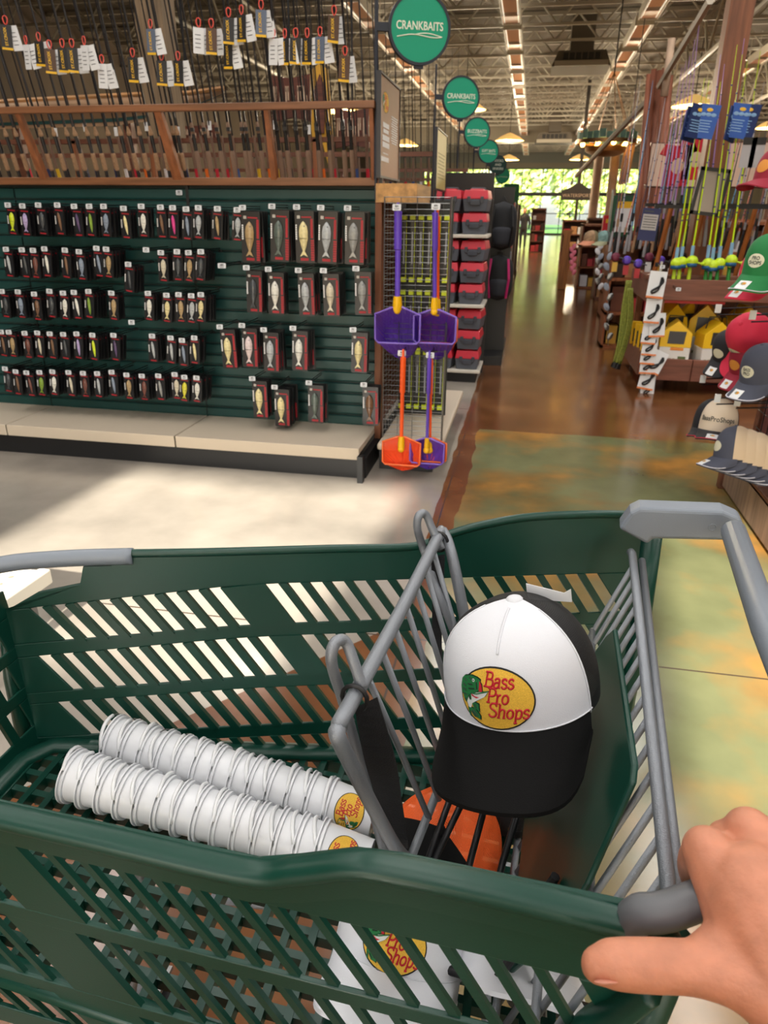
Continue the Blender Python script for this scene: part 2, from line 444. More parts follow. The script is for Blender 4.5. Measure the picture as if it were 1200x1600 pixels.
# outside: lawn and trees
struct('ground_outside', MB().span((-60, YF+.3, -.3), (60, YF+60, -.1)), mat('lawn', (96, 150, 60), .9, noise=.3, scale=1))
LEAF = [mat('leaf_%d' % i, c, .8) for i, c in enumerate(((222, 234, 120), (184, 216, 104), (236, 240, 176)))]
BARK = mat('bark', (96, 80, 60), .9, noise=.3, scale=6)
def tree(x, y, h, sc, i, label):
    t = thing('tree', label, 'tree', (x, y, -.1), 'trees outside the far windows')
    MB().tube([(0, 0, 0), (.1, 0, h*.3), (0, .1, h*.6)], [.22, .18, .1], 8).obj('trunk', BARK, t)
    rnd = random.Random(i); mb = MB()
    for k in range(1500):
        a = rnd.uniform(0, 2*PI); u = rnd.uniform(-1, 1); r = rnd.uniform(.45, 1)**.6
        q = V((math.sqrt(1-u*u)*math.cos(a)*r*sc, math.sqrt(1-u*u)*math.sin(a)*r*sc, h*.58+u*r*h*.52))
        nrm = V((rnd.uniform(-1, 1), rnd.uniform(-1.4, .2), rnd.uniform(-.2, 1.2))).normalized(); e = nrm.orthogonal().normalized()*rnd.uniform(.25, .5); g = nrm.cross(e)
        mb.cur = rnd.randrange(3); mb.add([q-e, q-g*.6, q+e, q+g*.6], [(0, 1, 2, 3)])
    mb.obj('crown', LEAF, t)['kind'] = 'stuff'
for i in range(13):
    tree(-27+i*4.4, 80+(i % 2)*5.5, 9+(i*13 % 4), 2.15+(i % 2)*.35, i, '%s leafy tree from the left outside the far windows' % nth(i))
# ================================================================== SHOPPING TROLLEY
GREEN = mat('green_plastic', (8, 60, 48), .36, spec=.5, bump=.05, bscale=400)
GREY = mat('grey_plastic', (128, 136, 146), .4, bump=.08, bscale=500)
WIRE = mat('hammered_grey_wire', (138, 143, 150), .38, metal=.35, bump=.35, bscale=700)
WEB = mat('black_webbing', (20, 21, 25), .75, bump=.6, bscale=600)
cart = thing('shopping_cart', 'green plastic shopping trolley with grey wire child seat and grey handle', 'shopping cart', (-.25, .75, 0))
CI = Mx.Translation(-cart.location)
def cput(mb, name, m, parent=None, **k):
    """cart geometry is drawn in world metres; shift it to the cart's own base"""
    mb.v = [tuple(CI @ V(p)) for p in mb.v] if parent is None else mb.v
    return mb.obj(name, m, parent or cart, **k)
class Wall:
    def __init__(s, A, e1, inset, side, h=.35):
        s.A = V(A); s.e1 = V(e1).normalized(); s.nin = V((s.e1.y, -s.e1.x, 0))*side   # towards the inside of the basket
        s.e2 = s.nin*inset+V((0, 0, -h)); s.N = s.e1.cross(s.e2).normalized()
        if s.N.dot(s.nin) > 0: s.N = -s.N                                              # outward
    def P(s, a, t, off=0): return s.A+s.e1*a+s.e2*t+s.N*off
    def plate(s, mb, poly, th=.006, o0=0):
        k = len(poly); vs = [s.P(a, t, o0) for a, t in poly]+[s.P(a, t, o0+th) for a, t in poly]
        return mb.add(vs, [tuple(range(k)), tuple(range(k, 2*k))[::-1]]+[(i, i+k, (i+1) % k+k, (i+1) % k) for i in range(k)])
def side_panel(W, top_poly, rows, s0, s1, tb, name, th, slat_th, open_):
    """rows: (t_top(s), t_bottom(s), slant, [groups of slot starts])"""
    mb = MB(); W.plate(mb, top_poly+[(s1-(s1-s0)*i/12, rows[0][0](s1-(s1-s0)*i/12)) for i in range(13)], th)
    for r in range(len(rows)):
        f0 = rows[r][1]; f1 = rows[r+1][0] if r+1 < len(rows) else (lambda s: tb)
        W.plate(mb, [(s0+(s1-s0)*i/12, f0(s0+(s1-s0)*i/12)) for i in range(13)]+[(s1-(s1-s0)*i/12, f1(s1-(s1-s0)*i/12)) for i in range(13)], th)
    slats = []
    for (ft, fb, sl, groups) in rows:
        st = [x for g in groups for x in g]
        W.plate(mb, [(s0, ft(s0)), (st[0], ft(st[0])), (st[0]+sl, fb(st[0]+sl)), (s0, fb(s0))], th)
        W.plate(mb, [(st[-1]+open_, ft(st[-1])), (s1, ft(s1)), (s1, fb(s1)), (st[-1]+open_+sl, fb(st[-1]))], th)
        for a, b in zip(st[:-1], st[1:]):
            q = MB(); e = .004
            W.plate(q, [(a+open_, ft(a)-e), (b, ft(b)-e), (b+sl, fb(b)+e), (a+open_+sl, fb(a)+e)], slat_th if b-a < .05 else th+.001, -.0015 if slat_th < .01 else -.003)
            slats.append(q)
    p = cput(mb, name, GREEN, bevel=.0015)
    for q in slats:
        q.v = [tuple(CI @ V(x)) for x in q.v]; q.obj('slat', GREEN, p)
    return p
FWL = Wall((-.768, .892, 1.03), (.963, .269, 0), .04, 1)
ar = lambda a, b, k: [a+k*i for i in range(int(round((b-a)/k))+1)]
lk = lambda s: max(0, (.36-s)/.36)
frows = [(lambda s: .165+.085*lk(s), lambda s: .375+.055*lk(s), .05, [ar(.003, .294, .0364), ar(.39, .93, .0368)]),
         (lambda s: .44+.06*lk(s), lambda s: .655+.04*lk(s), .05, [ar(.005, .37, .0365), ar(.447, .93, .037)]),
         (lambda s: .72+.035*lk(s), lambda s: .932+.012*lk(s), .05, [ar(.025, .47, .037), ar(.53, .92, .037)]),
         (lambda s: 1.0, lambda s: 1.21, .05, [ar(.109, .50, .0363), ar(.56, .9, .037)])]
far_top = [(-.04, .27), (.022, .17), (.09, .134), (.098, .05), (.142, .05), (.178, -.02), (.645, 0), (.70, -.055), (.76, -.10), (.85, -.135), (1.0, -.135), (1.04, -.10), (1.06, -.01)]
side_panel(FWL, far_top, frows, -.04, 1.06, 1.34, 'side_panel', .005, .011, .0225)
NWL = Wall((-.458, .438, 1.03), (.997, -.05, 0), .04, -1)
nrows = [(lambda s: .175, lambda s: .50, .055, [ar(-.30, -.10, .0395), ar(.002, .50, .0397)]),
         (lambda s: .57, lambda s: .93, .055, [ar(-.28, -.085, .0395), ar(.035, .47, .0397)]),
         (lambda s: 1.0, lambda s: 1.22, .045, [ar(-.26, -.06, .0395), ar(.08, .44, .0397)])]
near_top = [(-.36, 0), (.27, 0), (.31, -.05), (.36, -.12), (.40, -.135), (.57, -.135), (.60, -.08), (.615, .06)]
side_panel(NWL, near_top, nrows, -.36, .615, 1.34, 'side_panel', .006, .0055, .0295)
# rounded rims
mb = MB()
mb.tube(catmull([FWL.P(a, t-.0, .004) for a, t in [(.16, -.005), (.3, 0), (.5, 0), (.64, 0), (.70, -.055), (.76, -.10), (.85, -.135), (1.0, -.135), (1.05, -.09)]], 5), .0075, 8)
cput(mb, 'rim', GREEN, smooth=True)
mb = MB()
rim_pts = [(-.36, .0), (-.1, 0), (.1, 0), (.26, 0), (.31, -.05), (.36, -.12), (.40, -.135), (.5, -.135), (.59, -.115), (.605, -.06)]
c = catmull([NWL.P(a, t+.02, .012) for a, t in rim_pts], 5)
mb.tube(c, .0135, 12, flat=.8)
mb2 = [NWL.P(a, t+.05, .014) for a, t in rim_pts]; mb3 = [NWL.P(a, min(t+.15, .16), .012) for a, t in rim_pts]
k = len(rim_pts); mb.add(mb2+mb3+[p-NWL.N*.012 for p in mb3]+[p-NWL.N*.012 for p in mb2], [(i, i+1, i+1+k, i+k) for i in range(k-1)]+[(i+k, i+1+k, i+1+2*k, i+2*k) for i in range(k-1)])
cput(mb, 'rim', GREEN, smooth=50)
# rear corner posts
for W, s in ((FWL, 1.055), (NWL, .61)):
    mb = MB(); mb.tube([W.P(s, -.02, 0), W.P(s-.004, .5, -.002), W.P(s-.03, 1.34, -.004)], [.018, .017, .016], 10)
    cput(mb, 'corner_post', GREEN, smooth=True)
mb = MB(); mb.tube(catmull([NWL.P(.60, .1, .012), NWL.P(.585, .22, .012), NWL.P(.56, .36, .012), NWL.P(.545, .6, .01)], 5), .016, 10, flat=.6); cput(mb, 'corner_gusset', GREEN, smooth=True)
# front wall
fa, fb_ = FWL.P(-.04, 0), NWL.P(-.36, 0)
fe = (fa-fb_); fl = fe.length; fe.normalize(); fz = V((.035, 0, -.34))
def FP(a, t, o=0): return fb_+fe*a+fz*t+V((-1, 0, -.1))*o
mb = MB()
def fplate(mb, poly, th=.005, o0=0):
    k = len(poly); return mb.add([FP(a, t, o0) for a, t in poly]+[FP(a, t, o0+th) for a, t in poly], [tuple(range(k)), tuple(range(k, 2*k))[::-1]]+[(i, i+k, (i+1) % k+k, (i+1) % k) for i in range(k)])
cols = ar(.05, fl-.075, .05); ts = [(.30, .46), (.52, .68), (.74, .90)]
fplate(mb, [(0, .17), (fl, .17), (fl, .30), (0, .30)])
for a, b in ((.46, .52), (.68, .74), (.90, 1.05)): fplate(mb, [(0, a), (fl, a), (fl, b), (0, b)])
for a, b in ts:
    fplate(mb, [(0, a), (cols[0], a), (cols[0]+.012, b), (0, b)]); fplate(mb, [(cols[-1]+.034, a), (fl, a), (fl, b), (cols[-1]+.046, b)])
fp = cput(mb, 'front_panel', GREEN, bevel=.0015)
for a, b in ts:
    for p, q in zip(cols[:-1], cols[1:]):
        m2 = MB(); fplate(m2, [(p+.034, a-.01), (q, a-.01), (q+.012, b+.01), (p+.046, b+.01)], .008, -.001); m2.v = [tuple(CI @ V(x)) for x in m2.v]; m2.obj('slat', GREEN, fp)
mb = MB(); mb.tube([FWL.P(-.04, .26), FWL.P(-.043, .6), FWL.P(-.035, 1.05)], [.006, .012, .014], 8); cput(mb, 'corner_post', GREEN, smooth=True)
# grey front bumper on the rim
mb = MB()
path = [FWL.P(.178, .01, .004), FWL.P(.10, .012, .006), FWL.P(.03, .02, .008), FWL.P(-.02, .03, .006), FP(fl-.015, .04, .01), FP(fl*.75, .05, .012), FP(fl*.5, .05, .012), FP(.02, .05, .012), NWL.P(-.36, .05, .004), NWL.P(-.30, .05, .006)]
c = catmull(path, 5)
for i, p in enumerate(c): pass
mb.tube(c, .0145, 12, flat=.95); cput(mb, 'front_bumper', GREY, smooth=True)
# basket floor
zb = lambda x: .69-(x+.76)*.105
yf = lambda x: .835+.279*(x+.768); yn = lambda x: .49-.05*(x+.458)
mb = MB()
edge = [V((-.775, .52, zb(-.775))), V((-.775, .80, zb(-.775))), V((-.74, yf(-.74)+.01, zb(-.74))), V((-.4, yf(-.4)+.01, zb(-.4))), V((.12, yf(.12)+.01, zb(.12)))]
mb.tube(edge, .022, 8, flat=.6)
mb.tube([V((-.775, .5, zb(-.775))), V((-.4, yn(-.4), zb(-.4))), V((.12, yn(.12), zb(.12)))], .02, 8, flat=.6)
bf = cput(mb, 'basket_floor', GREEN, smooth=True)
for x in ar(-.755, .13, .036):
    m2 = MB().span((x-.0055, yn(x), zb(x)-.02), (x+.0055, yf(x), zb(x))); m2.v = [tuple(CI @ V(p)) for p in m2.v]; m2.obj('bar', GREEN, bf)
for y in ar(.5, 1.07, .036):
    x0 = max(-.775, -.768+(y-.835)/.279)
    m2 = MB(); 
    a, b = V((x0, y, zb(x0)-.0105)), V((.14, y, zb(.14)-.0105)); d = (b-a)
    m2.box((a+b)/2, (d.length, .011, .019), Mx.Rotation(math.atan2(-d.z, d.x), 3, 'Y')); m2.v = [tuple(CI @ V(p)) for p in m2.v]; m2.obj('bar', GREEN, bf)
# child seat back: wire frame
bF, bN = V((-.099, 1.017, 1.08)), V((-.147, .547, 1.08))
mb = MB()
fr_pts = [V((-.03, .975, .80)), at_z(740, 1040, .88), at_z(724, 955, .98), at_z(706, 868, 1.06), at_z(693, 833, 1.083), at_z(684, 840, 1.085), bF.lerp(bN, .5), at_z(545, 1104, 1.08), at_z(530, 1135, 1.072), at_z(536, 1170, 1.05), V((-.105, .63, .84)), V((-.085, .64, .80))]
mb.tube(catmull(fr_pts, 6), .0088, 10)
sb = cput(mb, 'seat_back', WIRE, smooth=True)
def cwire(parent, pts, r, n=8, name='wire', m=None):
    q = MB().tube([CI @ V(p) for p in pts], r, n); return q.obj(name, m or WIRE, parent, smooth=True)
cwire(sb, catmull([at_z(600, 1330, .80), at_z(560, 1180, .96), at_z(536, 1095, 1.05), at_z(518, 1035, 1.115), at_z(524, 1004, 1.135), at_z(540, 1003, 1.13), at_z(553, 1035, 1.11), at_z(566, 1075, 1.085)], 5), .0065, name='loop')
cwire(sb, catmull([at_z(735, 1050, .86), at_z(690, 940, 1.0), at_z(663, 862, 1.06), at_z(652, 825, 1.105), at_z(655, 805, 1.125), at_z(665, 804, 1.122), at_z(675, 826, 1.10), at_z(690, 858, 1.07)], 5), .0065, name='loop')
for i in range(7):
    f = .12+i*.115
    cwire(sb, [bF.lerp(bN, f)+V((0, 0, -.004)), bF.lerp(bN, f)*.5+V((-.005, .965, .80)).lerp(V((-.085, .655, .80)), f)*.5+V((0, 0, 0)), V((-.005, .965, .80)).lerp(V((-.085, .655, .80)), f)], .0042)
cwire(sb, [V((-.03, .975, .80)), V((-.085, .64, .80))], .006)
# seat base wires from the back frame to the rear gate
for i in range(3):
    f = i/7; a = V((-.03, .97, .80)).lerp(V((-.085, .645, .80)), f); b = V((.115, 1.0, .79)).lerp(V((.09, .60, .79)), f)
    cwire(sb, [a, b], .0048, m=DKSTEEL, name='seat_wire')
for u0, u1 in ((722, 678), (700, 668), (757, 735), (812, 786), (868, 846)):
    cwire(sb, [at_y(u0+4, 1246, .745), at_y(u1, 1345, .70), at_y(u1-18, 1420, .665)], .0048, m=DKSTEEL, name='seat_wire')
cwire(sb, [at_z(630, 1494, .70), at_z(770, 1535, .70), at_z(960, 1588, .70)], .0062, m=DKSTEEL, name='lower_bar')
# straps and ties
def strap(L, R, zs):
    mb = MB(); l = [at_z(*p, z) for p, z in zip(L, zs)]; r = [at_z(*p, z) for p, z in zip(R, zs)]
    l, r = catmull(l, 5), catmull(r, 5); k = len(l); o = V((.0, .003, -.0015))
    vs = l+r+[p+o for p in r]+[p+o for p in l]
    mb.add(vs, [(i+a*k, i+1+a*k, i+1+((a+1) % 4)*k, i+((a+1) % 4)*k) for i in range(k-1) for a in range(4)])
    cput(mb, 'strap', WEB)
strap([(554, 1106), (568, 1182), (590, 1255), (613, 1326)], [(589, 1090), (617, 1185), (628, 1255), (638, 1326)], [1.075, .98, .88, .79])
strap([(674, 870), (675, 930), (676, 1000), (684, 1040)], [(695, 866), (693, 930), (690, 1000), (692, 1040)], [1.065, 1.0, .93, .9])
for f in (.045, .90):
    p = bF.lerp(bN, f); d = (bN-bF).normalized(); u = d.cross(V((0, 0, 1))).normalized()
    mb = MB().tube([p+(u*math.cos(a)*.014+V((0, 0, 1))*(math.sin(a)*.016-.003)) for a in np.linspace(0, 2*PI, 14)[:-1]], .0026, 6, closed=True)
    cput(mb, 'tie', BLACK, smooth=True)
# rear gate
g0, g1 = at_z(985, 862, 1.04), at_z(1046, 1405, 1.04)
mb = MB().tube([g0, g0+V((.002, -.01, 0)), g1], .0066, 10).tube([at_z(1003, 876, 1.03), at_z(1030, 1120, 1.03), at_z(1062, 1400, 1.03)], .0058, 10)
gate = cput(mb, 'rear_gate', WIRE, smooth=True)
for i in range(15):
    f = .045+i*.064; a = g0.lerp(g1, f)+V((.006, 0, -.006)); b = a+V((-.135, 0, -.40)); b.y += (.5-f)*.06
    cwire(gate, [a, b], .0042)
for t in (.36, .66, .97):
    a = g0+V((-.135*t, .0, -.40*t)); b = g1+V((-.135*t, .0, -.40*t)); cwire(gate, [a+V((.004, -.02, 0)), b+V((.004, .02, 0))], .0052)
# green flap of the child seat, lying on the gate
def gp(y, z, o=0):
    f = (g0.y-y)/(g0.y-g1.y); return g0.lerp(g1, f)+V((.34*(z-1.04)-.012-o, 0, z-1.04))
fpoly = [(.915, .99), (.90, 1.012), (.60, 1.036), (.58, 1.03), (.534, .935), (.525, .87), (.56, .745), (.97, .735)]
k = len(fpoly); mb = MB().add([gp(y, z) for y, z in fpoly]+[gp(y, z, .007) for y, z in fpoly], [tuple(range(k)), tuple(range(k, 2*k))[::-1]]+[(i, i+k, (i+1) % k+k, (i+1) % k) for i in range(k)])
cput(mb, 'seat_flap', GREEN, bevel=.003)
for y in (.56, .585):
    mb = MB().tube([gp(y, .72, .014), gp(y, .88, .014)], .0055, 8); cput(mb, 'hinge_rod', DKSTEEL)
# handle
pb = [(966, 827), (985, 801), (1000, 794), (1130, 799), (1158, 811), (1167, 833), (1150, 846), (1020, 843), (1012, 852)]
A_ = [at_y(u, v, 1.075) for u, v in pb]; k = len(pb)
mb = MB().add(A_+[p+V((.004, .042, 0)) for p in A_], [tuple(range(k)), tuple(range(k, 2*k))[::-1]]+[(i, i+k, (i+1) % k+k, (i+1) % k) for i in range(k)])
br_ = cput(mb, 'handle_bracket', GREY, bevel=.009, seg=3)
MB().lathe([(.004, -.001), (.0055, .0005), (.0065, -.001)], 14, CI @ Mx.Translation(at_y(1113, 824, 1.0745)) @ Mx.Rotation(PI/2, 4, 'X')).obj('rivet', GREY, br_)
mb = MB().tube([at_z(1146, 830, 1.118), V((.299, .752, 1.12)), V((.272, .42, 1.125))], .0175, 16)
cput(mb, 'handle_bar', GREY, smooth=True)
mb = MB().tube(catmull([NWL.P(.575, -.10, .012), at_z(1000, 1428, 1.078), at_z(1040, 1424, 1.085), V((.18, .405, 1.10)), V((.23, .405, 1.118)), V((.268, .41, 1.125)), V((.272, .44, 1.125))], 5), .0138, 12)
cput(mb, 'handle_bracket', mat('dark_grey_plastic', (96, 98, 102), .4), smooth=True)
# chassis and castors under the basket
mb = MB()
for W, s in ((FWL, 1.0), (NWL, .58)):
    a = W.P(s-.06, 1.3, -.02)
    mb.tube([a, V((a.x-.1, a.y, .32)), V((a.x-.55, a.y*.86+.09, .17)), V((a.x-.72, a.y*.84+.1, .17))], .013, 8)
    mb.tube([V((a.x-.1, a.y, .32)), V((a.x-.02, a.y, .17))], .013, 8)
mb.tube([V((-.62, .62, .17)), V((-.62, .80, .17))], .013, 8).tube([V((.04, .5, .3)), V((.04, 1.0, .3))], .013, 8).tube([V((-.6, .7, .17)), V((-.5, .7, .64))], .013, 8)
cput(mb, 'chassis', WIRE, smooth=True)
for p in (V((-.6, .6, 0)), V((-.6, .82, 0)), V((.1, .5, 0)), V((.14, 1.0, 0))):
    mb = MB().lathe([(.02, -.016), (.058, -.016), (.062, -.01), (.062, .01), (.058, .016), (.02, .016)], 16, Mx.Translation(p+V((0, 0, .062))) @ Mx.Rotation(PI/2, 4, 'X'))
    wh = cput(mb, 'caster', BLACK)
    q = MB().box(CI @ (p+V((0, .024, .1))), (.03, .005, .12)).box(CI @ (p+V((0, -.024, .1))), (.03, .005, .12)).box(CI @ (p+V((0, 0, .16))), (.04, .055, .01)); q.obj('fork', STEEL, wh)

# ================================================================== LOGO (oval with fish and three words)
GLY = {
 'B': (.74, [[(.14,0),(.14,1)], [(0,1),(.4,1),(.56,.9),(.56,.64),(.4,.53),(.14,.53)], [(.14,.53),(.45,.53),(.66,.42),(.66,.12),(.46,0),(0,0)]]),
 'a': (.58, [[(.42,.12),(.3,.0),(.14,.0),(.05,.1),(.07,.26),(.2,.35),(.42,.36)], [(.07,.5),(.18,.62),(.34,.62),(.43,.5),(.43,.08),(.54,0)]]),
 's': (.5, [[(.42,.5),(.3,.63),(.14,.61),(.06,.48),(.14,.36),(.36,.27),(.43,.14),(.32,.0),(.14,0),(.03,.13)]]),
 'P': (.66, [[(.14,0),(.14,1)], [(0,0),(.28,0)], [(0,1),(.42,1),(.6,.86),(.6,.62),(.42,.48),(.14,.48)]]),
 'r': (.44, [[(.12,0),(.12,.62)], [(0,.62),(.12,.62)], [(0,0),(.24,0)], [(.12,.4),(.22,.58),(.38,.62)]]),
 'o': (.58, [[(.27+.22*math.cos(a), .31+.31*math.sin(a)) for a in np.linspace(0, 2*PI, 13)]]),
 'S': (.66, [[(.55,.8),(.44,.97),(.22,1),(.07,.86),(.09,.66),(.26,.55),(.46,.46),(.58,.3),(.52,.08),(.32,0),(.12,.03),(.02,.2)]]),
 'h': (.64, [[(.12,0),(.12,1)], [(0,1),(.12,1)], [(.12,.42),(.24,.6),(.38,.62),(.49,.5),(.49,0)], [(0,0),(.22,0)], [(.4,0),(.6,0)]]),
 'p': (.6, [[(.12,-.34),(.12,.62)], [(0,.62),(.12,.62)], [(.12,.48),(.26,.62),(.42,.58),(.51,.38),(.46,.12),(.32,0),(.12,.06)], [(0,-.34),(.24,-.34)]]),
}
LOGO_M = [mat('logo_gold', (244, 190, 62), .6, noise=.18, scale=900, bump=.5, bscale=1500), mat('logo_border', (14, 14, 16), .6), mat('logo_red', (200, 20, 44), .55, bump=.4, bscale=1200), mat('fish_green', (24, 120, 62), .5, bump=.4, bscale=900),
          mat('fish_white', (226, 230, 226), .6), mat('fish_dark', (14, 34, 26), .6)]
def logo(mb, F, relief=.0012):
    """F(x, y, h): a point on the carrying surface; oval half axes 1 x .74"""
    def disc(rx, ry, h, m, n=40, rings=5):
        mb.cur = m; vs = [F(0, 0, h)]; fs = []
        for r in range(1, rings+1):
            for j in range(n): vs.append(F(rx*r/rings*math.cos(2*PI*j/n), ry*r/rings*math.sin(2*PI*j/n), h))
        for j in range(n): fs.append((0, 1+j, 1+(j+1) % n))
        for r in range(rings-1):
            for j in range(n): fs.append((1+r*n+j, 1+(r+1)*n+j, 1+(r+1)*n+(j+1) % n, 1+r*n+(j+1) % n))
        mb.add(vs, fs)
    disc(1.03, .77, relief*.5, 1); disc(.985, .725, relief, 0)
    def poly(pts, h, m):
        mb.cur = m; cx = sum(p[0] for p in pts)/len(pts); cy = sum(p[1] for p in pts)/len(pts)
        q = [((x-450)/300, (742-y)/300) for x, y in pts]; mb.add([F(x, y, h) for x, y in q], [tuple(f) for f in tessellate_polygon([[V((x, y, 0)) for x, y in q]])])
    def stroke(pts, h, m, wd, k=4):
        c = catmull([V((x, y, 0)) for x, y in pts], k) if k else [V((x, y, 0)) for x, y in pts]
        mb.cur = m; vs = []; n = len(c)
        for i in range(n):
            d = (c[min(n-1, i+1)]-c[max(0, i-1)]); d = d.normalized() if d.length > 1e-9 else V((1, 0, 0)); e = V((-d.y, d.x, 0))*wd/2
            vs += [F(*(c[i]+e).xy, h), F(*c[i].xy, h+relief*.8), F(*(c[i]-e).xy, h)]
        mb.add(vs, [f for i in range(n-1) for f in ((i*3, i*3+3, i*3+4, i*3+1), (i*3+1, i*3+4, i*3+5, i*3+2))])
    r2 = relief
    fins = [([(200,610),(180,616),(157,645),(150,700),(158,748),(172,748),(166,690),(176,640)], 3, 0),
        ([(172,640),(205,612),(250,601),(300,607),(330,620),(323,655),(320,692),(300,714),(262,722),(238,742),(222,772),(208,806),(188,790),(170,745),(163,690)], 3, 0),
        ([(238,745),(262,734),(300,714),(345,702),(400,690),(370,732),(328,758),(285,786),(262,802),(250,840),(230,838),(214,802),(224,770)], 4, 0),
        ([(322,626),(344,650),(351,697),(336,702),(320,692),(324,655)], 2, .15),
        ([(254,730),(288,744),(328,744),(300,757),(260,746)], 2, .2),
        ([(262,802),(290,788),(320,796),(324,852),(302,838),(282,848)], 3, .1), ([(220,744),(250,736),(258,776),(240,782)], 3, .15),
        ([(226,842),(262,836),(302,846),(334,880),(332,908),(280,897),(252,868)], 3, .1), ([(220,838),(236,852),(252,910),(238,896)], 3, .1)]
    for pts, m, up_ in fins:
        cx = sum(p[0] for p in pts)/len(pts); cy = sum(p[1] for p in pts)/len(pts)
        poly([(cx+(x-cx)*(1+7/max(12, abs(x-cx)+12)), cy+(y-cy)*(1+7/max(12, abs(y-cy)+12))) for x, y in pts], r2*(1.6+up_*.5), 5)
    for pts, m, up_ in fins: poly(pts, r2*(2.3+up_), m)
    for a, b in (((182,640),(214,652)), ((172,676),(206,690)), ((174,712),(212,722)), ((182,748),(214,752)), ((196,786),(214,782)), ((230,622),(262,632)), ((222,668),(268,664)), ((232,700),(285,690)), ((270,850),(316,884)), ((258,862),(296,892)), ((285,800),(300,832)), ((232,748),(244,772)), ((300,640),(306,690))):
        stroke([((a[0]-450)/300, (742-a[1])/300), ((b[0]-450)/300, (742-b[1])/300)], r2*2.7, 5, .028, 0)
    stroke([((x-450)/300, (742-y)/300) for x, y in ((264,728),(305,722),(350,706),(398,690))], r2*2.7, 3, .03, 2)
    poly([(272+12*math.cos(a), 632+12*math.sin(a)) for a in np.linspace(0, 2*PI, 11)[:-1]], r2*2.9, 4); poly([(273+6*math.cos(a), 632+6*math.sin(a)) for a in np.linspace(0, 2*PI, 9)[:-1]], r2*3.2, 5)
    def word(wd, x, y, sz):
        for ch in wd:
            adv, ss = GLY[ch]
            for s_ in ss:
                p = [(x+(a+b*.16)*sz, y+b*sz) for a, b in s_]; stroke(p, r2*1.5, 2, sz*.15, 4 if len(p) > 2 else 0)
            x += adv*sz*1.02
    word('Bass', -.30, .29, .34); word('Pro', -.22, -.08, .34); word('Shops', -.18, -.43, .34)
def logo_flat(name, size, parent=None, M=None):
    if 'logo' not in TXT:
        mb = MB(); logo(mb, lambda x, y, h: V((x, y, h)), .012); TXT['logo'] = mb.mesh('logo', LOGO_M)
    return put(name, TXT['logo'], parent, M=(M if M is not None else Mx.Identity(4)) @ Mx.Scale(size, 4))
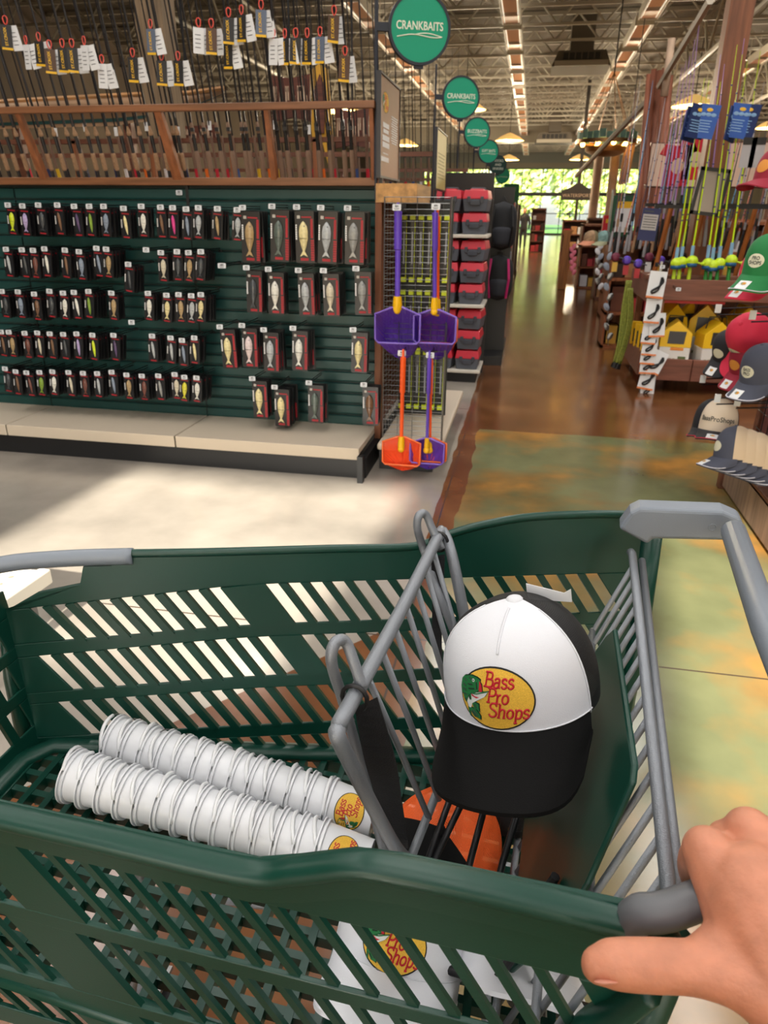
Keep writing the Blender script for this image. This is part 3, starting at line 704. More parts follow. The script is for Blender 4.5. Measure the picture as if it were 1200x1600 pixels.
# ================================================================== CAPS
def sstep(a, b, x):
    t = min(1, max(0, (x-a)/(b-a))); return t*t*(3-2*t)
def crown(phi, t, s=1.0, H=.112, off=0):
    """phi 0 = front (+Y), t 0 rim .. 1 button"""
    c = (1+math.cos(phi))/2; fr = sstep(.25, .8, c)
    n = 2.3+1.1*fr; m = 2.0
    r = max(0, 1-t**n)**(1/m)
    ax, ay = .086, .098
    x = -ax*math.sin(phi)*r; y = ay*math.cos(phi)*r*(1-.10*fr*t)
    z = H*t*(1+.04*fr*math.sin(PI*t)) - .004*(1-c)*(1-t)
    p = V((x, y, z))*s
    if off: p += V((x/ax**2, y/ay**2, max(.05, t)*10)).normalized()*off
    return p
def make_cap(name, label, M, front, back, brim, kind='logo', brim_edge=None, s=1.0, group=None, brim_len=.086, droop=.40, H=.112, net=True, sticker=False, button=None, patch=None, psz=.017, cat='cap', half=1.30, tagc=False, under=None):
    t = thing(name, label, cat, group=group, M=M)
    hf = (lambda q: half*(1-.20*q**1.3)) if kind else (lambda q: half)
    MB().grid(lambda a, b: crown((2*a-1)*hf(1-(1-b)**1.7), 1-(1-b)**1.7, s, H), 40, 18).obj('front_panel', front, t, smooth=True)
    MB().grid(lambda a, b: crown(hf(1-(1-b)**1.7)+a*(2*PI-2*hf(1-(1-b)**1.7)), 1-(1-b)**1.7, s, H), 44, 18).obj('mesh_back' if net else 'back_panel', back, t, smooth=True)
    if net:   # sweatband visible inside, behind the mesh
        MB().grid(lambda a, b: crown(half+a*(2*PI-2*half), b*.12, s*.985, H), 30, 2).obj('sweatband', brim, t, smooth=True)
    bl = brim_len*s; ph = 1.27
    def br(a, b, o=0):
        u = 2*a-1; p = crown(u*ph, 0, s, H); L = bl*(1-abs(u)**5)**.42
        d = b*L; curve = -.0115*s*(abs(u)**2)*sstep(0, .5, b)*2
        return V((p.x*(1+.02*b), p.y+d*math.cos(droop), p.z-d*math.sin(droop)+curve+o))
    mb = MB(); mb.grid(lambda a, b: br(a, b, .003), 30, 9); mb.grid(lambda a, b: br(1-a, b, -.002), 30, 9)
    mb.grid(lambda a, b: br(a, 1, .003-.005*b), 30, 1)
    mb.obj('brim', brim, t, smooth=60)
    if brim_edge:
        c = [br(i/30, .97, .0042) for i in range(1, 30)]
        MB().tube(c, .0032*s, 6, flat=.6).obj('piping', brim_edge, t, smooth=True)
    # button and seams
    top = crown(0, .985, s, H)
    MB().sph((0, top.y*.3, H*s*.992), (.0095*s, .0095*s, .005*s), 14, 7).obj('button', button or front, t, smooth=True)
    if kind:
        q = MB(); q.tube([crown(0, .68*(kind == 'logo')+i/24*(.97-.68*(kind == 'logo')), s, H, .0006) for i in range(25)], .0014*s, 5)
        for sg in (-1, 1): q.tube([crown(sg*(hf(i/24*.95)-.035), i/24*.95, s, H, .0005) for i in range(25)], .0009*s, 4)
        q.tube([crown((2*i/40-1)*half, .035, s, H, .0006) for i in range(41)], .0009*s, 4)
        q.obj('seam', front, t, smooth=True)
    if kind == 'logo':
        sz = .0405*s
        def F(x, y, h):
            tt = .315+y*sz/(H*s)*.98+.0; phi = (x*sz+.0*s)/(.088*s)
            return crown(phi, max(.02, tt), s, H, .0008+h)
        mb = MB(); logo(mb, F); mb.obj('logo', LOGO_M, t, smooth=False)
    if patch:
        pm, txt = patch
        def F(x, y, h): return crown(x/.088, .36+y/(H), s, H, .001+h)
        mb = MB(); mb.grid(lambda a, b: F(.034*b*math.cos(2*PI*a), .024*b*math.sin(2*PI*a), .0005), 24, 4, True); mb.obj('patch', pm, t)
        if txt:
            for k, line in enumerate(txt):
                me = text_mesh(line, psz, txt_ink, bold=.0004, ext=0).copy()
                yy = (len(txt)-1)/2*.016-k*.016
                for vtx in me.vertices: vtx.co = F(vtx.co.x, vtx.co.y+yy, .0012)
                put('lettering', me, t)
    if sticker:
        p = br(.5, .6, .0045); n_ = V((0, math.sin(droop), math.cos(droop)))
        cc = br(.5, .62, .0052)
        MB().grid(lambda a, b: br(.38+.22*a, .4+.55*b, .0042), 6, 4).obj('sticker', WHITE, t)
        o = logo_flat('emblem', .010*s, t, axes((-1, 0, 0), V((0, -math.cos(droop), math.sin(droop))), n_, cc+n_*.0005))
    if tagc:
        M_ = axes((-1, 0, 0), (0, .15, 1), (0, 1, -.15), (-.006, -.030, H*s-.014))
        MB().prism([(0, 0), (.055, 0), (.055, .018), (.046, .012), (0, .022)], .0008, M_).obj('price_tag', WHITE, t)
    return t
txt_ink = mat('dark_thread', (24, 34, 30), .7)
WCLOTH = mat('white_twill', (226, 228, 234), .75, bump=.25, bscale=900)
BCLOTH = mat('black_twill', (9, 9, 10), .85, spec=.25, bump=.3, bscale=900)
BNET = net_mat('black_mesh_net', (14, 14, 16), (150, 70), .74)
ONET = net_mat('orange_mesh_net', (250, 100, 30), (150, 70), .62)
WNET = net_mat('white_mesh_net', (226, 226, 230), (150, 70), .6)
def pose(front, up, at):
    f = V(front).normalized(); u = V(up); u = (u-f*u.dot(f)).normalized()
    return axes(f.cross(u), f, u, at)
def view_pose(u, v, d, tilt, turn, roll=0, s=1):
    """a cap facing back along the line of sight, tipped and turned; (u, v, d) is where the bottom of its front stands"""
    r = ray(u, v).normalized(); right = r.cross(UP).normalized(); up = right.cross(r).normalized()
    f = -r
    f = Mx.Rotation(rad(tilt), 3, right) @ f; u2 = Mx.Rotation(rad(tilt), 3, right) @ up
    f = Mx.Rotation(rad(turn), 3, u2) @ f
    u2 = Mx.Rotation(rad(roll), 3, f) @ u2
    return pose(f, u2, at_d(u, v, d)-f*.098*s)
make_cap('trucker_cap', 'white fronted cap with black mesh and black brim, sitting in the trolley child seat', view_pose(776, 1146, .80, 33, -17, 4, 1.1), WCLOTH, BNET, BCLOTH, s=1.1, brim_len=.079, droop=.66, tagc=True, button=WCLOTH)
make_cap('trucker_cap', 'orange mesh cap lying in the basket under the child seat', pose((-.45, -.8, -.3), (.05, -.25, 1), (-.055, .80, .655)), BCLOTH, ONET, BCLOTH, kind=None, H=.07)
make_cap('trucker_cap', 'black mesh cap lying behind the orange one in the basket', pose((-.2, .9, -.1), (.1, -.3, 1), (.035, .93, .655)), BCLOTH, BNET, BCLOTH, kind=None, H=.075, tagc=True)
make_cap('trucker_cap', 'white cap with oval fish badge lying on the basket floor behind the near slats', pose((-.05, -.75, .66), (.1, .66, .75), (-.09, .62, .655)), WCLOTH, WNET, WCLOTH, half=1.45, H=.10)
make_cap('trucker_cap', 'white cap lying on its back at the rear of the basket floor', pose((.35, -.55, .75), (.2, .7, .5), (.055, .64, .645)), WCLOTH, WNET, WCLOTH, kind=None, H=.09, tagc=True)

# ================================================================== BUCKETS
PAIL = mat('white_pail', (228, 230, 234), .3, spec=.5)
HANDLE_W = mat('white_grip', (236, 238, 240), .35)
def pail(label, M):
    t = thing('pail', label, 'pail', group='small white pails nested in the basket', M=M)
    R, r, h = .039, .0315, .078   # local +Z: from base (0) to rim (h)
    MB().lathe([(.0005, .001), (r, 0), (R-.002, h-.012), (R-.002, h-.008), (R+.0025, h-.0085), (R+.0025, h-.005), (R-.001, h-.004), (R-.001, h-.0015), (R+.004, h-.0022), (R+.004, h), (R-.0015, h), (r-.0015, .0025), (.0005, .0025)], 30).obj('body', PAIL, t, smooth=40)
    return t
def pail_extra(t, a0, sw):
    R, h = .039, .078
    pts = []
    for i in range(15):
        a = PI*i/14; x = R*1.03*math.cos(a); y = R*1.12*math.sin(a)
        pts.append(V((x, y*math.cos(sw), h-.006+y*math.sin(sw))))
    Rz = Mx.Rotation(a0, 3, 'Z')
    MB().tube([Rz @ p for p in pts], .0011, 5).obj('wire_handle', STEEL, t, smooth=True)
    MB().tube([Rz @ p for p in pts[1:9]], .0032, 6).obj('grip', HANDLE_W, t, smooth=True)
def pail_logo(t, rot):
    def F(x, y, h):
        a = x*.030/.0355+rot; z = .036+y*.030; rr = .0315+(.037-.0315)*z/.066+.0006+h*.3
        return V((rr*math.cos(a), rr*math.sin(a), z))
    mb = MB(); logo(mb, F, .0006); mb.obj('logo', LOGO_M, t)
rnd = random.Random(3)
for sn, (P0, P1, n) in (('far', (V((-.572, .842, .722)), V((-.195, .818, .680)), 13)), ('near', (V((-.592, .755, .722)), V((-.185, .735, .680)), 14))):
    ax = (P1-P0).normalized()
    side = ax.cross(V((0, 0, 1))).normalized(); upv = side.cross(ax)
    for i in range(n):
        # rims point to the front (-axis); bases nest into the next pail
        base = P0.lerp(P1, i/(n-1))+ax*.03
        M = axes(side, -upv*-1 if False else (-ax).cross(side), -ax, base)
        t = pail(('open white pail at the front end of the %s nested stack' % sn) if i == 0 else ('white pail with yellow oval badge, rear end of the %s stack' % sn) if i == n-1 else '%s white pail from the front of the %s stack in the basket' % (nth(i), sn), M)
        pail_extra(t, rnd.uniform(-.5, .5)+(PI*.5 if False else 0.35), rnd.uniform(.15, .5))
        if i == n-1: pail_logo(t, .75 if sn == 'far' else .80)

# ================================================================== PERSON (hand and forearm)
SKIN = mat('skin', (202, 134, 104), .5, noise=.13, scale=45, bump=.3, bscale=220, sss=.12)
NAIL = mat('nail', (206, 140, 118), .35)
person = thing('person', "person's bare right hand gripping the rear corner of the green trolley", 'person', at_d(1210, 1560, .44))
PI_ = Mx.Translation(-person.location)
hb = MB()
def limb(pts, rs, k=5, n=14, flat=1.0):
    P = [at_d(*p) for p in pts]; c = catmull(P, k)
    rr = [x.x for x in catmull([V((r, 0, 0)) for r in rs], k)]
    hb.tube(c, rr, n, flat=flat); hb.sph(c[0], rr[0]*.99); hb.sph(c[-1], rr[-1]*.99)
# forearm and palm (drawn out of frame to the right), then thumb and fingers closing over the handle corner
limb([(1640, 1820, .40), (1420, 1700, .42), (1290, 1600, .45)], [.042, .034, .031])
limb([(1290, 1600, .45), (1225, 1500, .468), (1185, 1410, .49)], [.032, .038, .040])
limb([(1330, 1600, .45), (1320, 1490, .475), (1290, 1400, .495)], [.030, .036, .036])
limb([(1225, 1500, .468), (1150, 1400, .495), (1105, 1330, .515)], [.034, .026, .0185])   # index metacarpal
limb([(1300, 1480, .472), (1230, 1370, .500), (1170, 1300, .525)], [.032, .026, .0185])   # middle
limb([(1360, 1490, .472), (1310, 1370, .500), (1265, 1290, .530)], [.03, .025, .0175])    # ring
limb([(1420, 1500, .472), (1390, 1390, .50), (1355, 1310, .53)], [.028, .022, .016])      # little
for (u, v, d), r, l in (((1105, 1330, .515), .0165, 1), ((1170, 1300, .525), .017, 1.05), ((1265, 1290, .53), .016, 1), ((1355, 1310, .53), .014, .85)):
    # each finger bends over the handle and curls back under it
    limb([(u, v, d), (u-14, v+30*l, d+.028*l), (u+14, v+98*l, d+.046*l), (u+30, v+142*l, d+.040*l), (u+48, v+160*l, d+.026*l)], [r, r*.93, r*.86, r*.78, r*.66])
# thumb
limb([(1250, 1580, .452), (1165, 1530, .462), (1085, 1512, .470), (1010, 1508, .475), (955, 1506, .478), (935, 1508, .479)], [.030, .0215, .0172, .0170, .0158, .0125])
limb([(1200, 1470, .47), (1120, 1490, .475), (1085, 1512, .472)], [.026, .018, .014])      # web of the thumb
limb([(1180, 1400, .50), (1150, 1345, .522), (1135, 1312, .535)], [.03, .022, .015])
limb([(1270, 1400, .495), (1235, 1345, .52), (1215, 1305, .535)], [.03, .022, .015])
hb.v = [tuple(PI_ @ V(p)) for p in hb.v]
me = hb.mesh('hand', SKIN, True)
ho = put('body', me, person)
rm = ho.modifiers.new('r', 'REMESH'); rm.mode = 'VOXEL'; rm.voxel_size = .0026; rm.use_smooth_shade = True
sm = ho.modifiers.new('s', 'SMOOTH'); sm.factor = .5; sm.iterations = 9
# thumb nail, set into the far side of the tip
nl = MB(); nM = (PI_ @ at_d(948, 1534, .4665)); 
nl.sph(nM, (.0085, .0016, .0062), 14, 8, Mx((RT, -FW*.45-UP*.9, UP*.45-FW*.9)).transposed().to_3x3())
nl.obj('thumb_nail', NAIL, person, smooth=True)

# the rest of the person, unseen behind the camera, added to shade the trolley
def garment(name, limbs, m, vs=.012):
    b = MB()
    for pts, rs, fl in limbs:
        c = catmull([V(p) for p in pts], 4); rr = [x.x for x in catmull([V((r, 0, 0)) for r in rs], 4)]
        b.tube(c, rr, 14, flat=fl); b.sph(c[0], rr[0]*.98); b.sph(c[-1], rr[-1]*.98)
    b.v = [tuple(PI_ @ V(p)) for p in b.v]
    o = b.obj(name, m, person); r = o.modifiers.new('r', 'REMESH'); r.mode = 'VOXEL'; r.voxel_size = vs; r.use_smooth_shade = True
    q = o.modifiers.new('s', 'SMOOTH'); q.factor = .5; q.iterations = 4
    return o
eb = at_d(1640, 1820, .40)
garment('shirt', [([(.02, -.42, .92), (.02, -.43, 1.15), (.02, -.42, 1.38)], [.155, .165, .17], .75), ([(-.16, -.42, 1.40), (.02, -.42, 1.43), (.20, -.42, 1.40)], [.075, .085, .075], 1), ([(.21, -.42, 1.39), (.27, -.28, 1.22), (.28, -.12, 1.12)], [.07, .06, .055], 1), ([(-.17, -.42, 1.39), (-.24, -.36, 1.22), (-.16, -.22, 1.16)], [.07, .06, .055], 1)], mat('charcoal_shirt', (44, 48, 56), .85))
garment('trousers', [([(-.07, -.42, .93), (-.08, -.40, .5), (-.09, -.42, .1)], [.10, .08, .065], 1), ([(.11, -.42, .93), (.12, -.40, .5), (.13, -.42, .1)], [.10, .08, .065], 1)], mat('denim', (50, 62, 90), .85))
garment('shoes', [([(-.09, -.45, .045), (-.09, -.25, .04)], [.045, .04], 1), ([(.13, -.45, .045), (.14, -.25, .04)], [.045, .04], 1)], BLACK, .01)
garment('arm', [([(.28, -.12, 1.12), (.27, -.02, 1.10), tuple(eb)], [.046, .043, .042], 1)], SKIN, .008)
garment('head', [([(.02, -.42, 1.46), (.02, -.41, 1.55)], [.06, .06], 1), ([(.02, -.39, 1.60), (.02, -.41, 1.70)], [.075, .092], 1), ([(.02, -.30, 1.63), (.02, -.305, 1.645)], [.014, .012], 1)], SKIN, .008)
garment('hair', [([(.02, -.44, 1.68), (.02, -.42, 1.745)], [.095, .085], 1)], mat('brown_hair', (60, 44, 34), .7), .01)
# ================================================================== LURE GONDOLA (run one)
SLG = mat('slatwall_green', (13, 62, 60), .45, noise=.06, scale=8)
BEIGE = mat('shelf_beige', (206, 192, 172), .5)
KICK = mat('kick_black', (16, 17, 20), .5)
YS = 4.57; XE = -.93
gon = thing('lure_gondola', 'long green slatwall display with beige base shelf and wooden rod rails on top', 'display stand', (-2.8, 4.9, 0))
GI = Mx.Translation(-gon.location)
def gput(mb, name, m, parent=None, **k):
    mb.v = [tuple(GI @ V(p)) for p in mb.v]; return mb.obj(name, m, parent or gon, **k)
sw = gput(MB().span((-4.6, YS+.012, .18), (XE, YS+.05, 1.69)), 'slatwall', mat('slat_groove', (6, 26, 26), .6))
bays = [(-2.145, XE), (-3.37, -2.155), (-4.6, -3.38)]
for a, b in bays:
    z = .2
    while z < 1.66:
        m2 = MB(); y0 = YS
        m2.add([(a, y0+.004, z+.004), (b, y0+.004, z+.004), (b, y0, z+.014), (a, y0, z+.014), (a, y0, z+.062), (b, y0, z+.062), (b, y0+.012, z+.068), (a, y0+.012, z+.068), (a, y0+.014, z+.0), (b, y0+.014, z+.0)], [(0, 1, 2, 3), (3, 2, 5, 4), (4, 5, 6, 7), (8, 9, 1, 0)])
        gput(m2, 'slat', SLG, sw); z += .074
for a, b in bays:
    gput(MB().span((a, 4.06, .165), (b, YS+.01, .205)).span((a, 4.055, .13), (b, 4.075, .205)), 'base_deck', BEIGE, bevel=.004)
gput(MB().span((-4.6, 4.09, 0), (XE+.03, 4.11, .13)), 'kick_plate', KICK)
gput(MB().span((XE-.004, 4.10, 0), (XE+.035, 5.55, .13)), 'kick_plate', KICK)
gput(MB().span((XE, YS-.04, .13), (XE+.04, YS+.06, 1.72)), 'end_board', wood('end_wood', (128, 78, 50), .5, ax=2))
gput(MB().span((-4.6, YS+.06, .18), (XE, YS+.9, .2)).span((-4.6, YS+.92, .18), (XE, YS+.95, 1.69)).span((-4.6, YS+.06, 1.66), (XE, YS+.95, 1.69)), 'carcass', BRNW)
# wooden rod rails
ra = lambda u, v, y: at_y(u, v, y)
gput(MB().span((-4.6, YS-.035, 1.69), (XE+.01, YS+.02, 1.735)), 'lower_rail', TANW, bevel=.004)
YU = 4.37
gput(MB().span((-4.6, YU-.02, 2.075), (XE+.03, YU+.02, 2.112)), 'upper_rail', TANW, bevel=.004)
PW = wood('post_wood', (150, 92, 56), .45, ax=2)
for u0, u1, th in ((28, 74, .04), (247, 282, .055), (417, 431, .035), (581, 586, .03)):
    a = at_y(u0, 168, YU+.02); b = at_y(u1, 290, YS)
    m2 = MB(); k = th/2
    m2.add([(b.x-k*1.15, b.y-.03, 1.71), (b.x+k*1.15, b.y-.03, 1.71), (b.x+k*1.15, b.y+.02, 1.71), (b.x-k*1.15, b.y+.02, 1.71), (a.x-k*.8, a.y-.03, 2.09), (a.x+k*.8, a.y-.03, 2.09), (a.x+k*.8, a.y+.015, 2.09), (a.x-k*.8, a.y+.015, 2.09)], [(0, 3, 2, 1), (4, 5, 6, 7), (0, 1, 5, 4), (1, 2, 6, 5), (2, 3, 7, 6), (3, 0, 4, 7)])
    gput(m2, 'rail_post', PW, bevel=.004)
gput(MB().span((-4.6, YS+.62, 1.98), (XE, YS+.66, 2.01)), 'rear_rail', BRNW)
gput(MB().span((-4.6, YS+.5, 1.70), (XE, YS+.9, 1.72)), 'rear_tray', BRNW)
for x in (-1.5, -2.1, -2.7, -3.3): gput(MB().span((x, YS+.62, 1.7), (x+.03, YS+.66, 2.0)), 'rail_post', PW)
gput(MB().span((-2.16, YS-.002, 1.57), (-2.14, YS+.01, 1.69)), 'slot_standard', BLACK)
# black ball-ended corner post foot
gput(MB().span((XE+.0, 4.0, 0), (XE+.035, 4.05, .17)), 'corner_foot', KICK)

# ---- peg hooks, price plates, packs
RCAP = {}
def plate_mesh():
    mb = MB(); k = 6; w_, h_ = .021, .0145
    pts = []
    for cx, cy, a0 in ((w_-.005, h_-.005, 0), (-w_+.005, h_-.005, 90), (-w_+.005, -h_+.005, 180), (w_-.005, -h_+.005, 270)):
        for j in range(4): pts.append((cx+.005*math.cos(rad(a0+j*30)), cy+.005*math.sin(rad(a0+j*30))))
    mb.prism(pts, .003, Mx.Rotation(PI/2, 4, 'X'))
    mb.cur = 1
    for x0, x1, z0, z1 in ((-.008, -.003, .000, .009), (-.001, .004, .000, .009), (.006, .009, .001, .008), (-.013, .012, -.006, -.004), (-.010, .009, -.010, -.0085)):
        mb.add([(x0, -.0034, z0), (x1, -.0034, z0), (x1, -.0034, z1), (x0, -.0034, z1)], [(0, 1, 2, 3)])
    return mb.mesh('price_plate', [PRICE, INK])
PLATE = plate_mesh()
HOOK = MB().tube([(0, .30, .008), (0, .0, .008)], .003, 5).tube([(0, .30, -.006), (0, .05, -.006), (0, .035, .0)], .003, 5).box((0, .298, 0), (.03, .01, .035)).mesh('wire', DKSTEEL)
def hook(P, label, group, roll=0):
    t = thing('peg_hook', label, 'peg hook', P, group)
    put('wire', HOOK, t); o = put('price_plate', PLATE, t); o.rotation_euler = (rad(-6), rad(roll), 0)
    return t
CARD = mat('pack_black', (20, 20, 23), .35, spec=.5); WIN = mat('pack_window', (38, 40, 44), .2); 
COLS = {'silver': (176, 182, 186), 'white': (226, 226, 218), 'cream': (226, 214, 160), 'chartreuse': (206, 226, 40), 'brown': (116, 84, 60), 'tan': (176, 150, 108), 'pink': (214, 60, 140), 'lilac': (176, 160, 206), 'green': (126, 160, 52), 'dark grey': (66, 70, 74), 'blue': (132, 146, 166), 'bone': (208, 200, 178), 'purple': (80, 60, 100), 'red-brown': (112, 66, 56), 'grey-green': (92, 104, 98), 'pale grey': (150, 152, 150), 'pinkish white': (224, 208, 208), 'yellow': (220, 214, 60)}
def lmat(c): return mat('lure_'+c.replace(' ', '_').replace('-', '_'), COLS[c], .25, spec=.6, noise=.18, scale=60)
def lure_mesh(L, W, c, slim):
    key = ('lure', L, W, c, slim)
    if key in TXT: return TXT[key]
    mb = MB(); n = 8; prof = [(0, .02), (.04, .35), (.14, .8), (.3, 1), (.5, .95), (.68, .62), (.80, .32), (.86, .22)]
    if slim: prof = [(0, .05), (.05, .5), (.2, .95), (.4, 1), (.65, .85), (.85, .5), (.97, .15)]
    vs = []
    for t, r in prof:
        for j in range(n): a = 2*PI*j/n; vs.append((W/2*r*math.cos(a), -W*.28*r*math.sin(a), L/2-L*t))
    mb.add(vs, [(i*n+j, i*n+(j+1) % n, (i+1)*n+(j+1) % n, (i+1)*n+j) for i in range(len(prof)-1) for j in range(n)])
    if not slim:
        mb.prism([(-W*.10, -L*.34), (W*.10, -L*.34), (W*.42, -L*.5), (W*.0, -L*.44), (-W*.42, -L*.5)], W*.08, Mx.Rotation(PI/2, 4, 'X'))
    mb.cur = 1; mb.sph((W*.16, -W*.2, L*.36), W*.06, 6, 4)
    if not slim: mb.box((0, -W*.2, L*.02), (W*.9, W*.2, .0016))
    TXT[key] = mb.mesh('lure', [lmat(c), BLACK], 50); return TXT[key]
def rcard(w_, h_, th, y0, r=.006):
    pts = []
    for cx, cy, a0 in ((w_/2-r, h_/2-r, 0), (-w_/2+r, h_/2-r, 90), (-w_/2+r, -h_/2+r, 180), (w_/2-r, -h_/2+r, 270)):
        for j in range(3): pts.append((cx+r*math.cos(rad(a0+j*45)), cy+r*math.sin(rad(a0+j*45))))
    return pts, Mx.Translation((0, y0+th, 0)) @ Mx.Rotation(PI/2, 4, 'X'), th
def card_mesh(w_, h_, key):
    if key in TXT: return TXT[key]
    mb = MB(); p, M, th = rcard(w_, h_, .009, 0); mb.prism(p, th, M)
    TXT[key] = mb.mesh('card', CARD); return TXT[key]
def blk(key, boxes, m):
    if key in TXT: return TXT[key]
    mb = MB()
    for b in boxes: mb.box(*b)
    TXT[key] = mb.mesh(key, m); return TXT[key]
def small_pack(P, c, label, roll, slim):
    t = thing('lure_pack', label, 'lure pack', P, 'small lure packs on the slatwall')
    t.rotation_euler = (0, rad(roll), 0)
    put('card', card_mesh(.068, .165, 'card_small'), t, loc=(0, 0, -.0825))
    put('header_strip', blk('header_strip', [((0, -.0006, -.022), (.05, .0016, .006))], RED), t); put('footer_strip', blk('footer_strip', [((.0, -.0006, -.157), (.04, .0016, .007))], RED), t)
    put('side_print', blk('side_print', [((-.028, -.0006, -.06-k*.008), (.006, .0016, .006)) for k in range(6)], WHITE), t)['kind'] = 'stuff'
    put('window', blk('window', [((.003, -.0006, -.088), (.044, .0014, .115))], WIN), t)
    o = put('lure', lure_mesh(.112, .02 if slim else .034, c, slim), t, loc=(.003, -.006, -.088)); o.rotation_euler = (0, rad(-8 if slim else 0), 0)
    return t
def back_mesh(c, big):
    key = ('back', c, big)
    if key in TXT: return TXT[key]
    mb = MB(); w_, h_ = (.118, .27) if big else (.068, .165)
    p, M, th = rcard(w_, h_, .012 if big else .009, 0); M = Mx.Translation((0, 0, -h_/2)) @ M; mb.prism(p, th, M)
    mb.cur = 1; mb.box((0, -.0005, -.024), (w_*.7, .0015, .006))
    if big: mb.box((w_*.36, -.0005, -h_*.7), (.012, .0015, h_*.4))
    mb.cur = 2; mb.box((0, -.002, -h_*.52), (w_*.3, .006, h_*.6))
    TXT[key] = mb.mesh('lure_pack', [CARD, RED, lmat(c)]); return TXT[key]
rowA = [(42,70),(120,75),(205,70),(307,70),(397,77),(478,77),(555,77),(662,88),(757,77),(860,82),(925,85),(997,92),(1063,85),(1165,90),(1063+0,0)]
rowA = rowA[:14]+[(1207+63-0, 96)]
rows_px = [
 ('top', rowA, ['chartreuse','lilac','dark grey','brown','purple','green','blue','cream','white','brown','pink','blue','silver','tan','silver']),
 ('second', [(32,307),(117,310),(177,313),(238,305),(348,312),(423,320),(517,302),(569,307),(687,388),(783,310),(862,325),(948,320),(1010,325),(1076,320),(1185,395)], ['silver','dark grey','red-brown','white','brown','blue','blue','tan','dark grey',None,'bone','dark grey','tan','dark grey',None]),
 ('third', [(10,533),(96,535),(183,547),(265,532),(338,542),(396,538),(474,533),(597,542),(705,698),(793,543),(892,553),(957,550),(1025,556),(1076,550)], ['dark grey','blue','brown','dark grey','white','white','green','tan',None,'white','cream','tan','silver','cream']),
 ('fourth', [(6,750),(47,751),(132,757),(200,755),(267,760),(339,763),(410,760),(495,767),(608,768),(815,772),(914,782),(975,795),(1041,782)], ['brown','tan','red-brown','bone','brown','dark grey','lilac','chartreuse','purple','silver','silver','blue','cream']),
 ('bottom', [(27,947),(84,962),(142,968),(212,966),(281,963),(367,967),(445,971),(521,973),(598,965),(678,980),(760,986),(848,985),(936,978),(988,992),(1053,996)], ['dark grey','brown','red-brown','green','white','bone','red-brown','silver','blue','tan','red-brown','pale grey','bone','yellow','white']),
]
rnd = random.Random(11); BIGN = {}
for rn, pts, cl in rows_px:
    for i, ((x, y), c) in enumerate(zip(pts, cl)):
        P = at_y(x*.29167, 300+y*.31667*.921, 4.28)
        hook(P, '%s price plate from the left on the %s row of small lure packs' % (nth(i), rn), 'peg hooks with white price plates', rnd.uniform(-3, 3))
        if c is None: continue
        slim = rnd.random() < .45; n = rnd.choice((3, 4, 4, 5, 5, 6)); roll = rnd.uniform(3, 9)
        Q = P+V((-.012+rnd.uniform(-.006, .006), .035, -.008))
        small_pack(Q, c, 'front pack with %s lure under the %s plate from left, %s small row' % (c, nth(i), rn), roll, slim)
        for k in range(1, n):
            o = put('lure_pack', back_mesh(c, False), loc=Q+V((rnd.uniform(-.004, .006)+k*.002, k*.031, rnd.uniform(-.006, .004))))
            o.rotation_euler = (0, rad(roll+rnd.uniform(-3, 2)), 0)
            tag(o, '%s pack back from the front, %s lure, %s hook of the %s small row' % (nth(k), c, nth(i), rn), 'lure pack', 'small lure packs on the slatwall')
big_rows = [('top', [(226,70),(357,64),(467,67),(575,70),(695,72)], ['tan','grey-green','cream','silver','pale grey'], (4, 5, 6, 4, 4)),
            ('second', [(243,338),(341,345),(475,350),(587,351),(732,342)], ['dark grey','white','silver','bone','pale grey'], (3, 3, 4, 5, 3)),
            ('third', [(124,602),(223,596),(320,615),(451,608),(719,615)], ['cream','pinkish white','silver','white','cream'], (3, 4, 4, 4, 2)),
            ('bottom', [(269,833),(369,871),(522,852),(767,860)], ['cream','cream','grey-green','brown'], (3, 5, 3, 3))]
SIDE = blk('brand_print', [((-.052, -.0006, -.075-k*.0115), (.009, .0016, .009)) for k in range(7)], WHITE)
